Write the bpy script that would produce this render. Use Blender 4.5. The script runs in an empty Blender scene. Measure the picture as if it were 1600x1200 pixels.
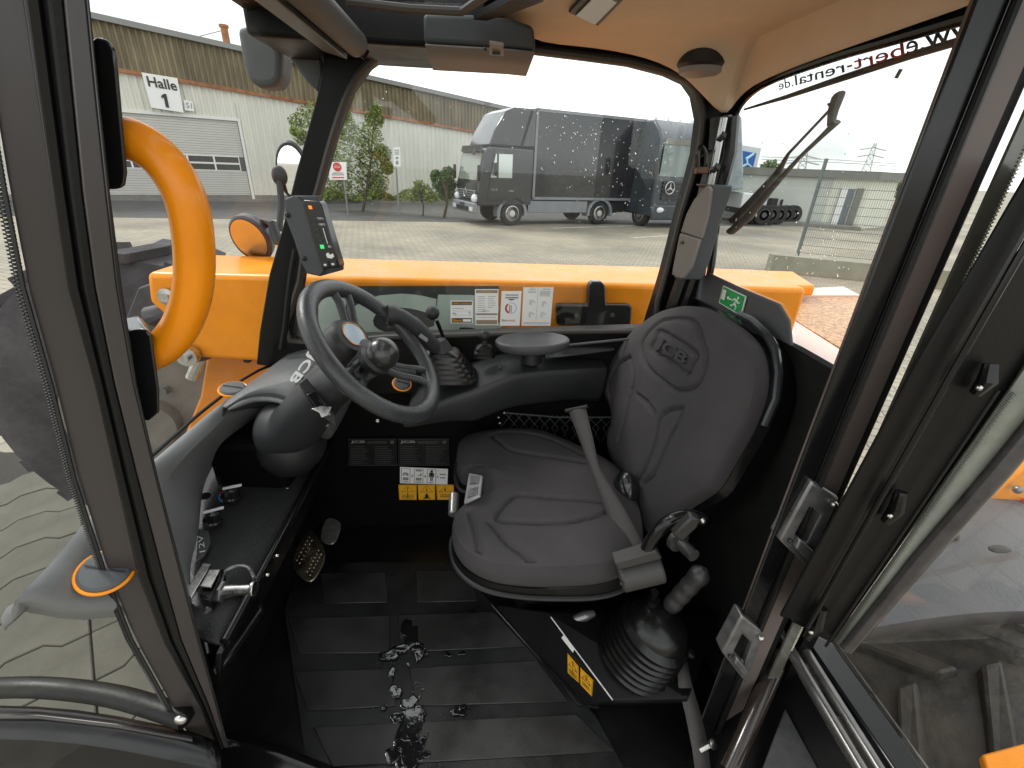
import bpy, bmesh, math, random
import numpy as np
from mathutils import Vector, Matrix
random.seed(7)
R=math.radians
S=bpy.context.scene
COL=S.collection
# ---------------------------------------------------------------- camera
F_PX=710.0; PITCH=R(25.5); YAW=R(5); ROLL=R(2.5); EYE=np.array([0,0,2.15])
_s,_c=math.sin,math.cos
FW=np.array([_s(YAW)*_c(PITCH),_c(YAW)*_c(PITCH),-_s(PITCH)])
_r0=np.array([_c(YAW),-_s(YAW),0.0]); _u0=np.cross(_r0,FW)
RT=_c(ROLL)*_r0+_s(ROLL)*_u0; UP=_c(ROLL)*_u0-_s(ROLL)*_r0
cam=bpy.data.cameras.new('camera'); cam.sensor_width=36; cam.lens=36*F_PX/1600
cam.clip_start=.02; cam.clip_end=3000
camo=bpy.data.objects.new('camera',cam); COL.objects.link(camo)
m=Matrix.Identity(4)
for i in range(3): m[i][0]=RT[i]; m[i][1]=UP[i]; m[i][2]=-FW[i]; m[i][3]=EYE[i]
camo.matrix_world=m; S.camera=camo
# ---------------------------------------------------------------- world and sun
w=bpy.data.worlds.new('World'); S.world=w; w.use_nodes=True
nt=w.node_tree; nt.nodes.clear()
N=nt.nodes.new
out=N('ShaderNodeOutputWorld'); bg=N('ShaderNodeBackground'); sky=N('ShaderNodeTexSky')
sky.sky_type='NISHITA'; sky.sun_disc=False; sky.sun_elevation=R(48); sky.sun_rotation=R(301)
mix=N('ShaderNodeMix'); mix.data_type='RGBA'; mix.inputs[0].default_value=.86
tc=N('ShaderNodeTexCoord'); mp=N('ShaderNodeMapping'); mp.inputs['Scale'].default_value=(1.3,1.3,3.0); mp.inputs['Location'].default_value=(0,2.1,0)
no=N('ShaderNodeTexNoise'); no.inputs['Scale'].default_value=1.5; no.inputs['Detail'].default_value=5; no.inputs['Roughness'].default_value=.5
cr=N('ShaderNodeValToRGB'); cr.color_ramp.elements[0].position=.36; cr.color_ramp.elements[0].color=(5.6,6.0,5.9,1)
cr.color_ramp.elements[1].position=.56; cr.color_ramp.elements[1].color=(15.5,15.6,15.4,1)
L=nt.links.new
L(tc.outputs['Generated'],mp.inputs[0]); L(mp.outputs[0],no.inputs['Vector']); L(no.outputs['Fac'],cr.inputs[0])
L(sky.outputs[0],mix.inputs[6]); L(cr.outputs[0],mix.inputs[7]); L(mix.outputs[2],bg.inputs[0])
bg.inputs[1].default_value=.1; L(bg.outputs[0],out.inputs[0])
sd=bpy.data.lights.new('sun','SUN'); sd.energy=1.5; sd.angle=R(16); sd.color=(1,.96,.9)
so=bpy.data.objects.new('sun',sd); COL.objects.link(so); so.rotation_euler=Vector((.62,-.38,-.80)).to_track_quat('-Z','Y').to_euler()
S.view_settings.view_transform='Standard'; S.view_settings.look='None'; S.view_settings.exposure=.55; S.view_settings.gamma=1
S.view_settings.use_curve_mapping=False
S.render.engine='CYCLES'; S.cycles.use_denoising=True; S.cycles.max_bounces=8; S.cycles.transparent_max_bounces=24
S.cycles.sample_clamp_indirect=4; S.cycles.caustics_reflective=False; S.cycles.caustics_refractive=False

# ---------------------------------------------------------------- helpers: where a line of sight meets a plane of the place
def ray(x,y): return FW+(x-800)/F_PX*RT+(600-y)/F_PX*UP
def on(ax,x,y,v):
    d=ray(x,y); return Vector(EYE+(v-EYE[ax])/d[ax]*d)
def PX(x,y,v): return on(0,x,y,v)
def PY(x,y,v): return on(1,x,y,v)
def PZ(x,y,v): return on(2,x,y,v)
def PP(x,y,p,n):
    d=ray(x,y); p=np.array(p); n=np.array(n); return Vector(EYE+((p-EYE)@n)/(d@n)*d)
V=Vector
# ---------------------------------------------------------------- materials
MATS={}
def mat(name,col,rough=.5,metal=0,bump=0,bs=200,var=0,vs=6,coat=0,rvar=0,spec=.5,trans=0,ior=1.45,emit=None,es=1,col2=None,stretch=None,bdist=.01):
    if name in MATS: return MATS[name]
    mt=bpy.data.materials.new(name); mt.use_nodes=True; t=mt.node_tree; b=t.nodes['Principled BSDF']; Lk=t.links.new
    b.inputs['Base Color'].default_value=(*col,1); b.inputs['Roughness'].default_value=rough; b.inputs['Metallic'].default_value=metal
    b.inputs['Specular IOR Level'].default_value=spec; b.inputs['Coat Weight'].default_value=coat; b.inputs['Coat Roughness'].default_value=.08
    b.inputs['Transmission Weight'].default_value=trans; b.inputs['IOR'].default_value=ior
    if emit: b.inputs['Emission Color'].default_value=(*emit,1); b.inputs['Emission Strength'].default_value=es
    if var or rvar or bump or col2:
        tcn=t.nodes.new('ShaderNodeTexCoord'); src=tcn.outputs['Object']
        if stretch:
            mpn=t.nodes.new('ShaderNodeMapping'); mpn.inputs['Scale'].default_value=stretch; Lk(src,mpn.inputs[0]); src=mpn.outputs[0]
    if var or rvar or col2:
        n=t.nodes.new('ShaderNodeTexNoise'); n.inputs['Scale'].default_value=vs; n.inputs['Detail'].default_value=8; n.inputs['Roughness'].default_value=.65
        Lk(src,n.inputs['Vector'])
        if var or col2:
            r=t.nodes.new('ShaderNodeValToRGB'); r.color_ramp.elements[0].position=.32; r.color_ramp.elements[1].position=.7
            c2=col2 or tuple(min(1,c*(1+var)) for c in col); c1=col if col2 else tuple(c*(1-var) for c in col)
            r.color_ramp.elements[0].color=(*c1,1); r.color_ramp.elements[1].color=(*c2,1)
            Lk(n.outputs['Fac'],r.inputs[0]); Lk(r.outputs[0],b.inputs['Base Color'])
        if rvar:
            mr=t.nodes.new('ShaderNodeMapRange'); mr.inputs[1].default_value=.3; mr.inputs[2].default_value=.7
            mr.inputs[3].default_value=max(.03,rough-rvar); mr.inputs[4].default_value=min(1,rough+rvar)
            Lk(n.outputs['Fac'],mr.inputs[0]); Lk(mr.outputs[0],b.inputs['Roughness'])
    if bump:
        n2=t.nodes.new('ShaderNodeTexNoise'); n2.inputs['Scale'].default_value=bs; n2.inputs['Detail'].default_value=4
        Lk(src,n2.inputs['Vector']); bp=t.nodes.new('ShaderNodeBump'); bp.inputs['Strength'].default_value=bump; bp.inputs['Distance'].default_value=bdist
        Lk(n2.outputs['Fac'],bp.inputs['Height']); Lk(bp.outputs[0],b.inputs['Normal'])
    MATS[name]=mt; return mt
def glassmat(name,tint=(.93,.96,.95),gloss=1.0,dirt=0.0,rough=.0):
    mt=bpy.data.materials.new(name); mt.use_nodes=True; t=mt.node_tree; t.nodes.clear(); Lk=t.links.new
    o=t.nodes.new('ShaderNodeOutputMaterial'); tr=t.nodes.new('ShaderNodeBsdfTransparent'); tr.inputs[0].default_value=(*tint,1)
    gl=t.nodes.new('ShaderNodeBsdfGlossy'); gl.inputs['Roughness'].default_value=rough; gl.inputs[0].default_value=(1,1,1,1)
    lw=t.nodes.new('ShaderNodeLayerWeight'); lw.inputs[0].default_value=.5
    fr=t.nodes.new('ShaderNodeMath'); fr.operation='POWER'; fr.inputs[1].default_value=5; Lk(lw.outputs['Facing'],fr.inputs[0])
    ml=t.nodes.new('ShaderNodeMath'); ml.operation='MULTIPLY_ADD'; ml.inputs[1].default_value=.5*gloss; ml.inputs[2].default_value=.02*gloss; ml.use_clamp=True
    mx=t.nodes.new('ShaderNodeMixShader'); Lk(fr.outputs[0],ml.inputs[0]); Lk(ml.outputs[0],mx.inputs[0]); Lk(tr.outputs[0],mx.inputs[1]); Lk(gl.outputs[0],mx.inputs[2])
    last=mx
    if dirt:
        df=t.nodes.new('ShaderNodeBsdfDiffuse'); df.inputs[0].default_value=(.5,.46,.4,1)
        tcn=t.nodes.new('ShaderNodeTexCoord'); n=t.nodes.new('ShaderNodeTexNoise'); n.inputs['Scale'].default_value=7; n.inputs['Detail'].default_value=9; n.inputs['Roughness'].default_value=.7
        Lk(tcn.outputs['Object'],n.inputs['Vector'])
        mr=t.nodes.new('ShaderNodeMapRange'); mr.inputs[1].default_value=.42; mr.inputs[2].default_value=.8; mr.inputs[3].default_value=dirt*.35; mr.inputs[4].default_value=dirt*1.6
        Lk(n.outputs['Fac'],mr.inputs[0]); m2=t.nodes.new('ShaderNodeMixShader'); Lk(mr.outputs[0],m2.inputs[0]); Lk(mx.outputs[0],m2.inputs[1]); Lk(df.outputs[0],m2.inputs[2]); last=m2
    Lk(last.outputs[0],o.inputs[0]); MATS[name]=mt; return mt
BLK=mat('black gloss paint',(.0055,.0055,.006),.2,rvar=.1,vs=9,coat=.08,spec=.4)
BLKM=mat('black satin paint',(.005,.005,.005),.4,bump=.05,bs=300,rvar=.12,spec=.22)
PLA=mat('charcoal moulded plastic',(.018,.018,.019),.46,bump=.35,bs=900,var=.12,rvar=.07,bdist=.002)
PLG=mat('grey moulded plastic',(.075,.08,.085),.5,bump=.35,bs=900,var=.12,vs=4,rvar=.06,bdist=.002)
PLL=mat('mid grey plastic',(.20,.175,.155),.5,bump=.3,bs=900,var=.06,bdist=.002)
RUB=mat('black rubber',(.006,.006,.006),.45,bump=.2,bs=120,rvar=.12,bdist=.003,spec=.3)
ORA=mat('orange machine paint',(.90,.285,.005),.34,coat=.2,spec=.35,var=.09,vs=9,rvar=.14,bump=.04,bs=35,bdist=.004)
BRN=mat('brown grey reflection colour',(.044,.038,.037),.28,var=.1,vs=3)  # brown reflection on black bands, put into their base colour
MET=mat('bare steel',(.55,.54,.52),.28,metal=1,var=.2,vs=40,rvar=.1)
MEB=mat('worn brassy steel',(.42,.36,.27),.36,metal=1,var=.3,vs=60,rvar=.12)
SIL=mat('silver grey metal',(.22,.22,.22),.35,metal=.7,var=.25,vs=30,rvar=.12)
FAB=mat('seat fabric',(.054,.050,.052),.82,bump=.6,bs=1400,var=.14,vs=8,bdist=.0015,spec=.3)
FELT=mat('black felt lining',(.014,.014,.013),.9,spec=.15,bump=.8,bs=220,var=.3,bdist=.004)
HEAD=mat('tan headliner',(.78,.60,.45),.95,bump=.5,bs=420,var=.08,vs=4,bdist=.002)
WHT=mat('white print',(.8,.8,.78),.5); INK=mat('black print',(.015,.015,.015),.5); GRYI=mat('grey print',(.25,.25,.25),.6)
PALE=mat('pale grey green decal',(.50,.58,.51),.4,var=.06,vs=12)
DKB=mat('dark grey decal band',(.04,.043,.045),.5,var=.15)
YEL=mat('amber warning label',(.80,.40,.02),.5); GRN=mat('emergency green',(.0,.33,.08),.4); REDI=mat('red print',(.55,.02,.02),.5); BLUI=mat('blue print',(.03,.28,.6),.5)
BELT=mat('grey belt webbing',(.062,.057,.055),.8,bump=.6,bs=800,stretch=(1,1,1),bdist=.001,var=.1)
GLASS=glassmat('clear window glass',(.97,.985,.98),1.0,.012)
GLASSD=glassmat('dusty windscreen glass',(.96,.98,.975),.6,.035)
GLASSV=glassmat('dark vehicle glass',(.35,.4,.38),1.6,.0)
DROP=mat('water drop',(1,1,1),.02,trans=1,ior=1.33)
# ---------------------------------------------------------------- object builders
def tag(o,label=None,cat=None,group=None,kind=None):
    if label: o['label']=label
    if cat: o['category']=cat
    if group: o['group']=group
    if kind: o['kind']=kind
    return o
def thing(name,label,cat,loc=(0,0,0),group=None,local=False):
    o=bpy.data.objects.new(name,None); COL.objects.link(o); o.location=loc; o.empty_display_size=.1
    o['_off']=(0.,0.,0.) if local else tuple(float(v) for v in loc)
    tag(o,label,cat,group); return o
def catmull(pts,n=8,closed=True):
    pts=[V(p) for p in pts]; k=len(pts); o=[]
    rng=range(k) if closed else range(k-1)
    for i in rng:
        if closed: a,b,c,d=pts[(i-1)%k],pts[i],pts[(i+1)%k],pts[(i+2)%k]
        else: a,b,c,d=pts[max(i-1,0)],pts[i],pts[i+1],pts[min(i+2,k-1)]
        for j in range(n):
            t=j/n; o.append(.5*((2*b)+(c-a)*t+(2*a-5*b+4*c-d)*t*t+(3*b-3*c+d-a)*t**3))
    if not closed: o.append(pts[-1].copy())
    return o
class MB:
    def __init__(s): s.v=[]; s.f=[]
    def add(s,vs,fs):
        b=len(s.v); s.v+= [V(v) for v in vs]; s.f+=[tuple(i+b for i in f) for f in fs]; return s
    def box(s,c,d,rot=None):
        c=V(c); vs=[]
        for k in range(8):
            p=V(((-.5,.5)[k&1]*d[0],(-.5,.5)[k>>1&1]*d[1],(-.5,.5)[k>>2&1]*d[2]))
            vs.append(c+(rot@p if rot else p))
        return s.add(vs,[(0,2,3,1),(4,5,7,6),(0,1,5,4),(2,6,7,3),(0,4,6,2),(1,3,7,5)])
    def bx(s,a,b):
        return s.box([(a[i]+b[i])/2 for i in range(3)],[abs(a[i]-b[i]) for i in range(3)])
    def prism(s,pts,vec):
        pts=[V(p) for p in pts]; n=len(pts); vec=V(vec)
        return s.add(pts+[p+vec for p in pts],[tuple(range(n))[::-1],tuple(range(n,2*n))]+[(i,(i+1)%n,n+(i+1)%n,n+i) for i in range(n)])
    def face(s,pts): return s.add(pts,[tuple(range(len(pts)))])
    def ring(s,inner,outer,vec):
        n=len(inner); vec=V(vec); vs=[V(p) for p in inner]+[V(p) for p in outer]
        vs+= [p+vec for p in vs]; fs=[]
        for i in range(n):
            j=(i+1)%n; fs+=[(i,j,n+j,n+i),(2*n+i,3*n+i,3*n+j,2*n+j),(i,2*n+i,2*n+j,j),(n+i,n+j,3*n+j,3*n+i)]
        return s.add(vs,fs)
    def tube(s,path,r,n=12,closed=False,cap=True,flat=None):
        path=[V(p) for p in path]; k=len(path); up=None; vs=[]
        for i,p in enumerate(path):
            if closed: t=path[(i+1)%k]-path[i-1]
            else: t=path[min(i+1,k-1)]-path[max(i-1,0)]
            t.normalize()
            if up is None:
                up=V((0,0,1)) if abs(t.z)<.9 else V((1,0,0))
            up=(up-t*up.dot(t)).normalized(); sd=t.cross(up)
            rr=r[i] if isinstance(r,(list,tuple)) else r
            for j in range(n):
                a=2*math.pi*j/n; vs.append(p+up*math.cos(a)*rr*(flat or 1)+sd*math.sin(a)*rr)
        fs=[]
        for i in range(k if closed else k-1):
            for j in range(n):
                a=i*n+j; b=i*n+(j+1)%n; c=((i+1)%k)*n+(j+1)%n; d=((i+1)%k)*n+j; fs.append((a,b,c,d))
        if cap and not closed: fs+=[tuple(range(n))[::-1],tuple(range((k-1)*n,k*n))]
        return s.add(vs,fs)
    def lathe(s,prof,o,ax=(0,0,1),n=24,ref=None,sx=1,sy=1,cap=True):
        ax=V(ax).normalized(); e=V(ref) if ref else (V((1,0,0)) if abs(ax.x)<.9 else V((0,1,0)))
        e=(e-ax*e.dot(ax)).normalized(); g=ax.cross(e); o=V(o); vs=[]
        for r_,h in prof:
            for j in range(n):
                a=2*math.pi*j/n; vs.append(o+ax*h+e*math.cos(a)*r_*sx+g*math.sin(a)*r_*sy)
        fs=[(i*n+j,i*n+(j+1)%n,(i+1)*n+(j+1)%n,(i+1)*n+j) for i in range(len(prof)-1) for j in range(n)]
        if cap: fs+=[tuple(range(n))[::-1],tuple(range((len(prof)-1)*n,len(prof)*n))]
        return s.add(vs,fs)
    def ball(s,c,r,nu=20,nv=12,m3=None):
        r=(r,r,r) if not isinstance(r,(tuple,list)) else r; c=V(c); vs=[]; fs=[]
        for i in range(nv+1):
            for j in range(nu):
                t=math.pi*i/nv; a=2*math.pi*j/nu; p=V((r[0]*math.sin(t)*math.cos(a),r[1]*math.sin(t)*math.sin(a),r[2]*math.cos(t)))
                vs.append(c+(m3@p if m3 else p))
        for i in range(nv):
            for j in range(nu): fs.append((i*nu+j,(i+1)*nu+j,(i+1)*nu+(j+1)%nu,i*nu+(j+1)%nu))
        return s.add(vs,fs)
    def grid(s,rows,close=False):
        a=len(rows); b=len(rows[0]); vs=[p for r_ in rows for p in r_]
        fs=[(i*b+j,i*b+(j+1)%b,(i+1)*b+(j+1)%b,(i+1)*b+j) for i in range(a-1) for j in range(b if close else b-1)]
        return s.add(vs,fs)
    def build(s,name,mt,parent=None,smooth=None,bevel=0,solid=0,sub=0,label=None,cat=None,group=None,kind=None,seg=2,loc=None):
        if parent is not None:
            rt=parent
            while rt.parent: rt=rt.parent
            off=V(rt.get('_off',(0,0,0)))
        elif loc is not None: off=V(loc)
        else:
            a=np.array([tuple(v) for v in s.v]); off=V(((a[:,0].min()+a[:,0].max())/2,(a[:,1].min()+a[:,1].max())/2,a[:,2].min()))
        me=bpy.data.meshes.new(name); me.from_pydata([tuple(v-off) for v in s.v],[],s.f); me.materials.append(mt)
        o=bpy.data.objects.new(name,me); COL.objects.link(o)
        if parent is not None: o.parent=parent
        else: o.location=off; o['_off']=tuple(off)
        bm=bmesh.new(); bm.from_mesh(me); bmesh.ops.remove_doubles(bm,verts=bm.verts,dist=1e-6); bmesh.ops.recalc_face_normals(bm,faces=bm.faces)
        bm.to_mesh(me); bm.free()
        if solid: md=o.modifiers.new('s','SOLIDIFY'); md.thickness=solid; md.offset=-1
        if sub: md=o.modifiers.new('u','SUBSURF'); md.levels=sub; md.render_levels=sub
        if bevel: md=o.modifiers.new('b','BEVEL'); md.width=bevel; md.segments=seg; md.limit_method='ANGLE'; md.angle_limit=R(35)
        if smooth is None: smooth=True
        if smooth:
            me.polygons.foreach_set('use_smooth',[True]*len(me.polygons)); me.set_sharp_from_angle(angle=R(32))
        me.update(); tag(o,label,cat,group,kind); return o
def text_quad(s,BL,BR,TL,mt,parent,name='lettering',lift=.0008,raised=0,bold=0,up=None):
    cu=bpy.data.curves.new('t','FONT'); cu.body=s; cu.extrude=.1 if raised else 0; cu.offset=bold; cu.resolution_u=4
    o=bpy.data.objects.new('t',cu); COL.objects.link(o); dg=bpy.context.evaluated_depsgraph_get(); dg.update()
    me=bpy.data.meshes.new_from_object(o.evaluated_get(dg)); bpy.data.objects.remove(o)
    co=[v.co.copy() for v in me.vertices]; x0=min(c.x for c in co); x1=max(c.x for c in co); y0=min(c.y for c in co); y1=max(c.y for c in co)
    BL,BR,TL=V(BL),V(BR),V(TL); nn=(BR-BL).cross(TL-BL).normalized()
    if up is not None and nn.dot(V(up))<0: nn=-nn
    mb=MB(); mb.add([BL+(BR-BL)*((c.x-x0)/(x1-x0))+(TL-BL)*((c.y-y0)/(y1-y0))+nn*(lift+(c.z+.1)/.2*raised if raised else lift) for c in co],[tuple(p.vertices) for p in me.polygons])
    return mb.build(name,mt,parent,smooth=False)
def toward(p,d=.001):
    "a point a little nearer the room's viewer side: used to stand print proud of its backing"
    return p
def copy_tree(o,parent=None):
    c=o.copy(); COL.objects.link(c); c.parent=parent
    for ch in list(o.children): copy_tree(ch,c)
    return c
def bil(q,u,v): # q = BL,BR,TR,TL
    return (q[0]*(1-u)+q[1]*u)*(1-v)+(q[3]*(1-u)+q[2]*u)*v
def prints(q,rects,n,lift=.0012):
    mb=MB()
    for (a,b,c,d) in rects: mb.face([bil(q,a,b)+n*lift,bil(q,c,b)+n*lift,bil(q,c,d)+n*lift,bil(q,a,d)+n*lift])
    return mb

# ================================================================ SETTING OUTSIDE
def ground_mat():
    mt=bpy.data.materials.new('grey block paving'); mt.use_nodes=True; t=mt.node_tree; b=t.nodes['Principled BSDF']; Lk=t.links.new
    tcn=t.nodes.new('ShaderNodeTexCoord'); mp=t.nodes.new('ShaderNodeMapping'); mp.inputs['Rotation'].default_value=(0,0,R(24)); Lk(tcn.outputs['Object'],mp.inputs[0])
    br=t.nodes.new('ShaderNodeTexBrick'); br.inputs['Scale'].default_value=1; br.inputs['Brick Width'].default_value=.24; br.inputs['Row Height'].default_value=.16; br.inputs['Mortar Size'].default_value=.009
    br.inputs['Color1'].default_value=(.36,.325,.255,1); br.inputs['Color2'].default_value=(.30,.27,.215,1); br.inputs['Mortar'].default_value=(.13,.12,.10,1); Lk(mp.outputs[0],br.inputs[0])
    n=t.nodes.new('ShaderNodeTexNoise'); n.inputs['Scale'].default_value=.35; n.inputs['Detail'].default_value=8; Lk(tcn.outputs['Object'],n.inputs['Vector'])
    cr=t.nodes.new('ShaderNodeValToRGB'); cr.color_ramp.elements[0].position=.35; cr.color_ramp.elements[1].position=.68
    cr.color_ramp.elements[0].color=(.68,.68,.69,1); cr.color_ramp.elements[1].color=(1.16,1.13,1.07,1); Lk(n.outputs['Fac'],cr.inputs[0])
    mx=t.nodes.new('ShaderNodeMix'); mx.data_type='RGBA'; mx.blend_type='MULTIPLY'; mx.inputs[0].default_value=1; Lk(br.outputs['Color'],mx.inputs[6]); Lk(cr.outputs[0],mx.inputs[7]); Lk(mx.outputs[2],b.inputs['Base Color'])
    b.inputs['Roughness'].default_value=.75; return mt
MB().face([(-400,-200,0),(400,-200,0),(400,700,0),(-400,700,0)]).build('ground',ground_mat(),smooth=False,kind='structure',loc=(0,0,0))
GR=bpy.data.objects['ground']
# interlocking paving blocks beside the machine, each its own piece
PAV=mat('concrete paving block',(.095,.09,.07),.8,bump=.5,bs=90,var=.25,vs=3,bdist=.004)
SAND=mat('dark joint sand',(.035,.032,.028),.95)
MB().bx((-4.6,-.6,.0),(-1.0,3.2,.006)).build('joint_sand_bed',SAND,kind='structure',smooth=False)
W_,H_=.46,.30; ch=.06
prof=[(0,0),(W_*.22,0),(W_*.36,ch),(W_*.64,ch),(W_*.78,0),(W_,0)]
outl=[V((x,y,0)) for x,y in prof]+[V((x,y+H_,0)) for x,y in prof[::-1]]
cen=V((W_/2,H_/2,0)); outl=[V((cen.x+(p.x-cen.x)*.982,cen.y+(p.y-cen.y)*.975,0)) for p in outl]
pm=MB().prism([p-cen for p in outl],(0,0,.02))
first=None; ang=R(38); rm=Matrix.Rotation(ang,4,'Z')
for i in range(-9,10):
    for j in range(-13,14):
        c=rm@V((i*W_,j*H_,0))+V((-2.5,1.3,.002))
        if not(-4.0<c.x<-1.15 and -.2<c.y<2.9): continue
        if first is None:
            first=pm.build('paver',PAV,GR,smooth=False,bevel=.004,seg=1); o=first
        else:
            o=first.copy(); COL.objects.link(o); o.parent=GR
        o.location=c+V((0,0,random.uniform(0,.003))); o.rotation_euler=(random.uniform(-.006,.006),random.uniform(-.006,.006),ang)
# road strip with kerb in front of the hall
ASP=mat('dark asphalt',(.085,.083,.08),.85,bump=.4,bs=60,var=.2,vs=1.5)
KRB=mat('concrete kerb',(.20,.19,.17),.8,var=.2,vs=2)
a0,a1=PZ(120,339,0),PZ(700,347,0); b0,b1=PZ(120,313,0),PZ(700,319,0)
da=(a1-a0).normalized(); db=(b1-b0).normalized()
MB().prism([a0-da*30,a1+da*16,b1+db*25,b0-db*40],(0,0,.006)).build('road',ASP,smooth=False,kind='structure')
MB().prism([b0-db*40+V((0,0,0)),b1+db*25,b1+db*25+V((-.06,.2,0)),b0-db*40+V((-.06,.2,0))],(0,0,.13)).build('kerb',KRB,smooth=False,kind='structure')
LINE=mat('worn white road paint',(.5,.5,.46),.8,var=.4,vs=3)
ml=MB()
for (x0,y0,x1,y1) in ((860,357,990,353),(990,372,1060,368),(1190,352,1330,368)):
    p,q=PZ(x0,y0,0),PZ(x1,y1,0); ml.prism([p,q,q+V((0,.12,0)),p+V((0,.12,0))],(0,0,.008))
ml.build('painted_line',LINE,kind='structure',smooth=False)

# ---- industrial hall
HA=PZ(190,313,0); HB=PZ(700,312,0); hd=(HB-HA); hd.z=0; hd.normalize(); hn=V((hd.y,-hd.x,0))   # hn faces the yard
def hall_st(x,y):
    P=PP(x,y,HA,hn); return (P-HA).dot(hd),P.z
def HP(s_,z_,o_=0): return HA+hd*s_+hn*o_+V((0,0,z_))
hall=thing('warehouse','long industrial hall with brown corrugated cladding above white cladding and roller door','warehouse',HP(8,0))
CLW=mat('cream white cladding',(.64,.63,.56),.6,var=.10,vs=.9,stretch=(1,1,.25)); CLB=mat('brown weathered fibre cement',(.19,.155,.095),.85,var=.35,vs=1.6,stretch=(1,1,.3)); RUST=mat('rusty edge',(.30,.13,.06),.9,var=.4,vs=3)
s0,s1=-14,60
tl,tr=hall_st(140,30),hall_st(781,171); rl,rr=hall_st(184,112),hall_st(721,204)
def ztop(s_): return tl[1]+(tr[1]-tl[1])*(s_-tl[0])/(tr[0]-tl[0])
def zru(s_): return rl[1]+(rr[1]-rl[1])*(s_-rl[0])/(rr[0]-rl[0])
d0,d1=hall_st(150,300)[0],hall_st(395,315)[0]; dz=hall_st(378,190)[1]
def corr(zf0,zf1,pitch,depth,a,b,off):
    rows=[[],[]]; s_=a; k=0
    while s_<=b:
        for fr,dd in ((0,0),(.35,0),(.5,depth),(.85,depth)):
            ss=s_+fr*pitch; rows[0].append(HP(ss,zf0(ss),off+dd)); rows[1].append(HP(ss,zf1(ss),off+dd))
        s_+=pitch
    return rows
s1b=42
corrw=MB().grid(corr(lambda s:.25,zru,.30,.05,d1+.02,s1b,0)); corrw.grid(corr(lambda s:dz+.02,zru,.30,.05,d0,d1,0)); corrw.grid(corr(lambda s:.25,zru,.30,.05,s0,d0-.02,0))
corrw.build('white_cladding',CLW,hall,smooth=False)
MB().grid(corr(lambda s:zru(s)+.02,lambda s:max(zru(s)+.1,ztop(s)),.24,.07,s0,s1b,.1)).build('brown_cladding',CLB,hall,smooth=False)
mb=MB()
for s_ in np.arange(s0,s1b,1.0): mb.prism([HP(s_,zru(s_)-.02,.05),HP(s_+1,zru(s_+1)-.02,.05),HP(s_+1,zru(s_+1)+.13,.05),HP(s_,zru(s_)+.13,.05)],hn*.14)
mb.build('rust_flashing',RUST,hall,smooth=False)
GUT=mat('grey gutter metal',(.23,.23,.22),.5,metal=.3)
MB().prism([HP(s0,ztop(s0),-.3),HP(s0,ztop(s0),.35),HP(s0,ztop(s0)+.22,.35),HP(s0,ztop(s0)+.22,-.3)],hd*(s1b-s0)+V((0,0,ztop(s1b)-ztop(s0)))).build('roof_gutter',GUT,hall,smooth=False)
MB().bx((0,0,0),(1,1,1))
MB().prism([HP(s0,0,-.02),HP(s1b,0,-.02),HP(s1b,.25,-.02),HP(s0,.25,-.02)],hn*.1).build('plinth',KRB,hall,smooth=False)
# dark body behind so that the hall is solid
MB().prism([HP(s0,0,-.1),HP(s1b,0,-.1),HP(s1b,0,-20),HP(s0,0,-20)],(0,0,4.5)).build('hall_body',CLW,hall,smooth=False)
door=MB().prism([HP(d0,0,-.06),HP(d1,0,-.06),HP(d1,dz,-.06),HP(d0,dz,-.06)],hn*.02).build('roller_door',mat('door backing',(.1,.1,.1),.7),hall,smooth=False)
SLAT=mat('silver beige door slat',(.58,.57,.53),.5,var=.05,vs=2)
w0,w1=hall_st(385,268)[1],hall_st(383,245)[1]
ns=34; base=None; hh=dz/ns
for k in range(ns):
    z0=k*hh
    if w0-.02<z0+hh/2<w1+.02: continue
    MB().prism([HP(d0+.02,z0,-.03),HP(d1-.02,z0,-.03),HP(d1-.02,z0+hh-.012,-.015),HP(d0+.02,z0+hh-.012,-.015)],-hn*.012).build('slat',SLAT,door,smooth=False)
DW=mat('dark pane',(.07,.065,.06),.1); WF=mat('white window frame',(.7,.7,.68),.5)
for r_ in range(2):
    za=w0+(w1-w0)*r_/2; zb=w0+(w1-w0)*(r_+1)/2
    for k in range(6):
        sa=d1-.25-(k+1)*1.12; sb=sa+1.12
        if sa<d0: break
        MB().prism([HP(sa+.04,za+.04,-.02),HP(sb-.04,za+.04,-.02),HP(sb-.04,zb-.04,-.02),HP(sa+.04,zb-.04,-.02)],-hn*.01).build('pane',DW,door,smooth=False)
        inn=[HP(sa+.04,za+.04,0),HP(sb-.04,za+.04,0),HP(sb-.04,zb-.04,0),HP(sa+.04,zb-.04,0)]; ou=[HP(sa,za,0),HP(sb,za,0),HP(sb,zb,0),HP(sa,zb,0)]
        MB().ring(inn,ou,-hn*.03).build('window_frame',WF,door,smooth=False)
MB().prism([HP(d1,0,.0),HP(d1+.12,0,0),HP(d1+.12,dz+.12,0),HP(d1,dz+.12,0)],hn*.09).build('door_jamb',WF,hall,smooth=False)
MB().prism([HP(d0,dz,0),HP(d1,dz,0),HP(d1,dz+.12,0),HP(d0,dz+.12,0)],hn*.09).build('door_lintel',WF,hall,smooth=False)
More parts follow.
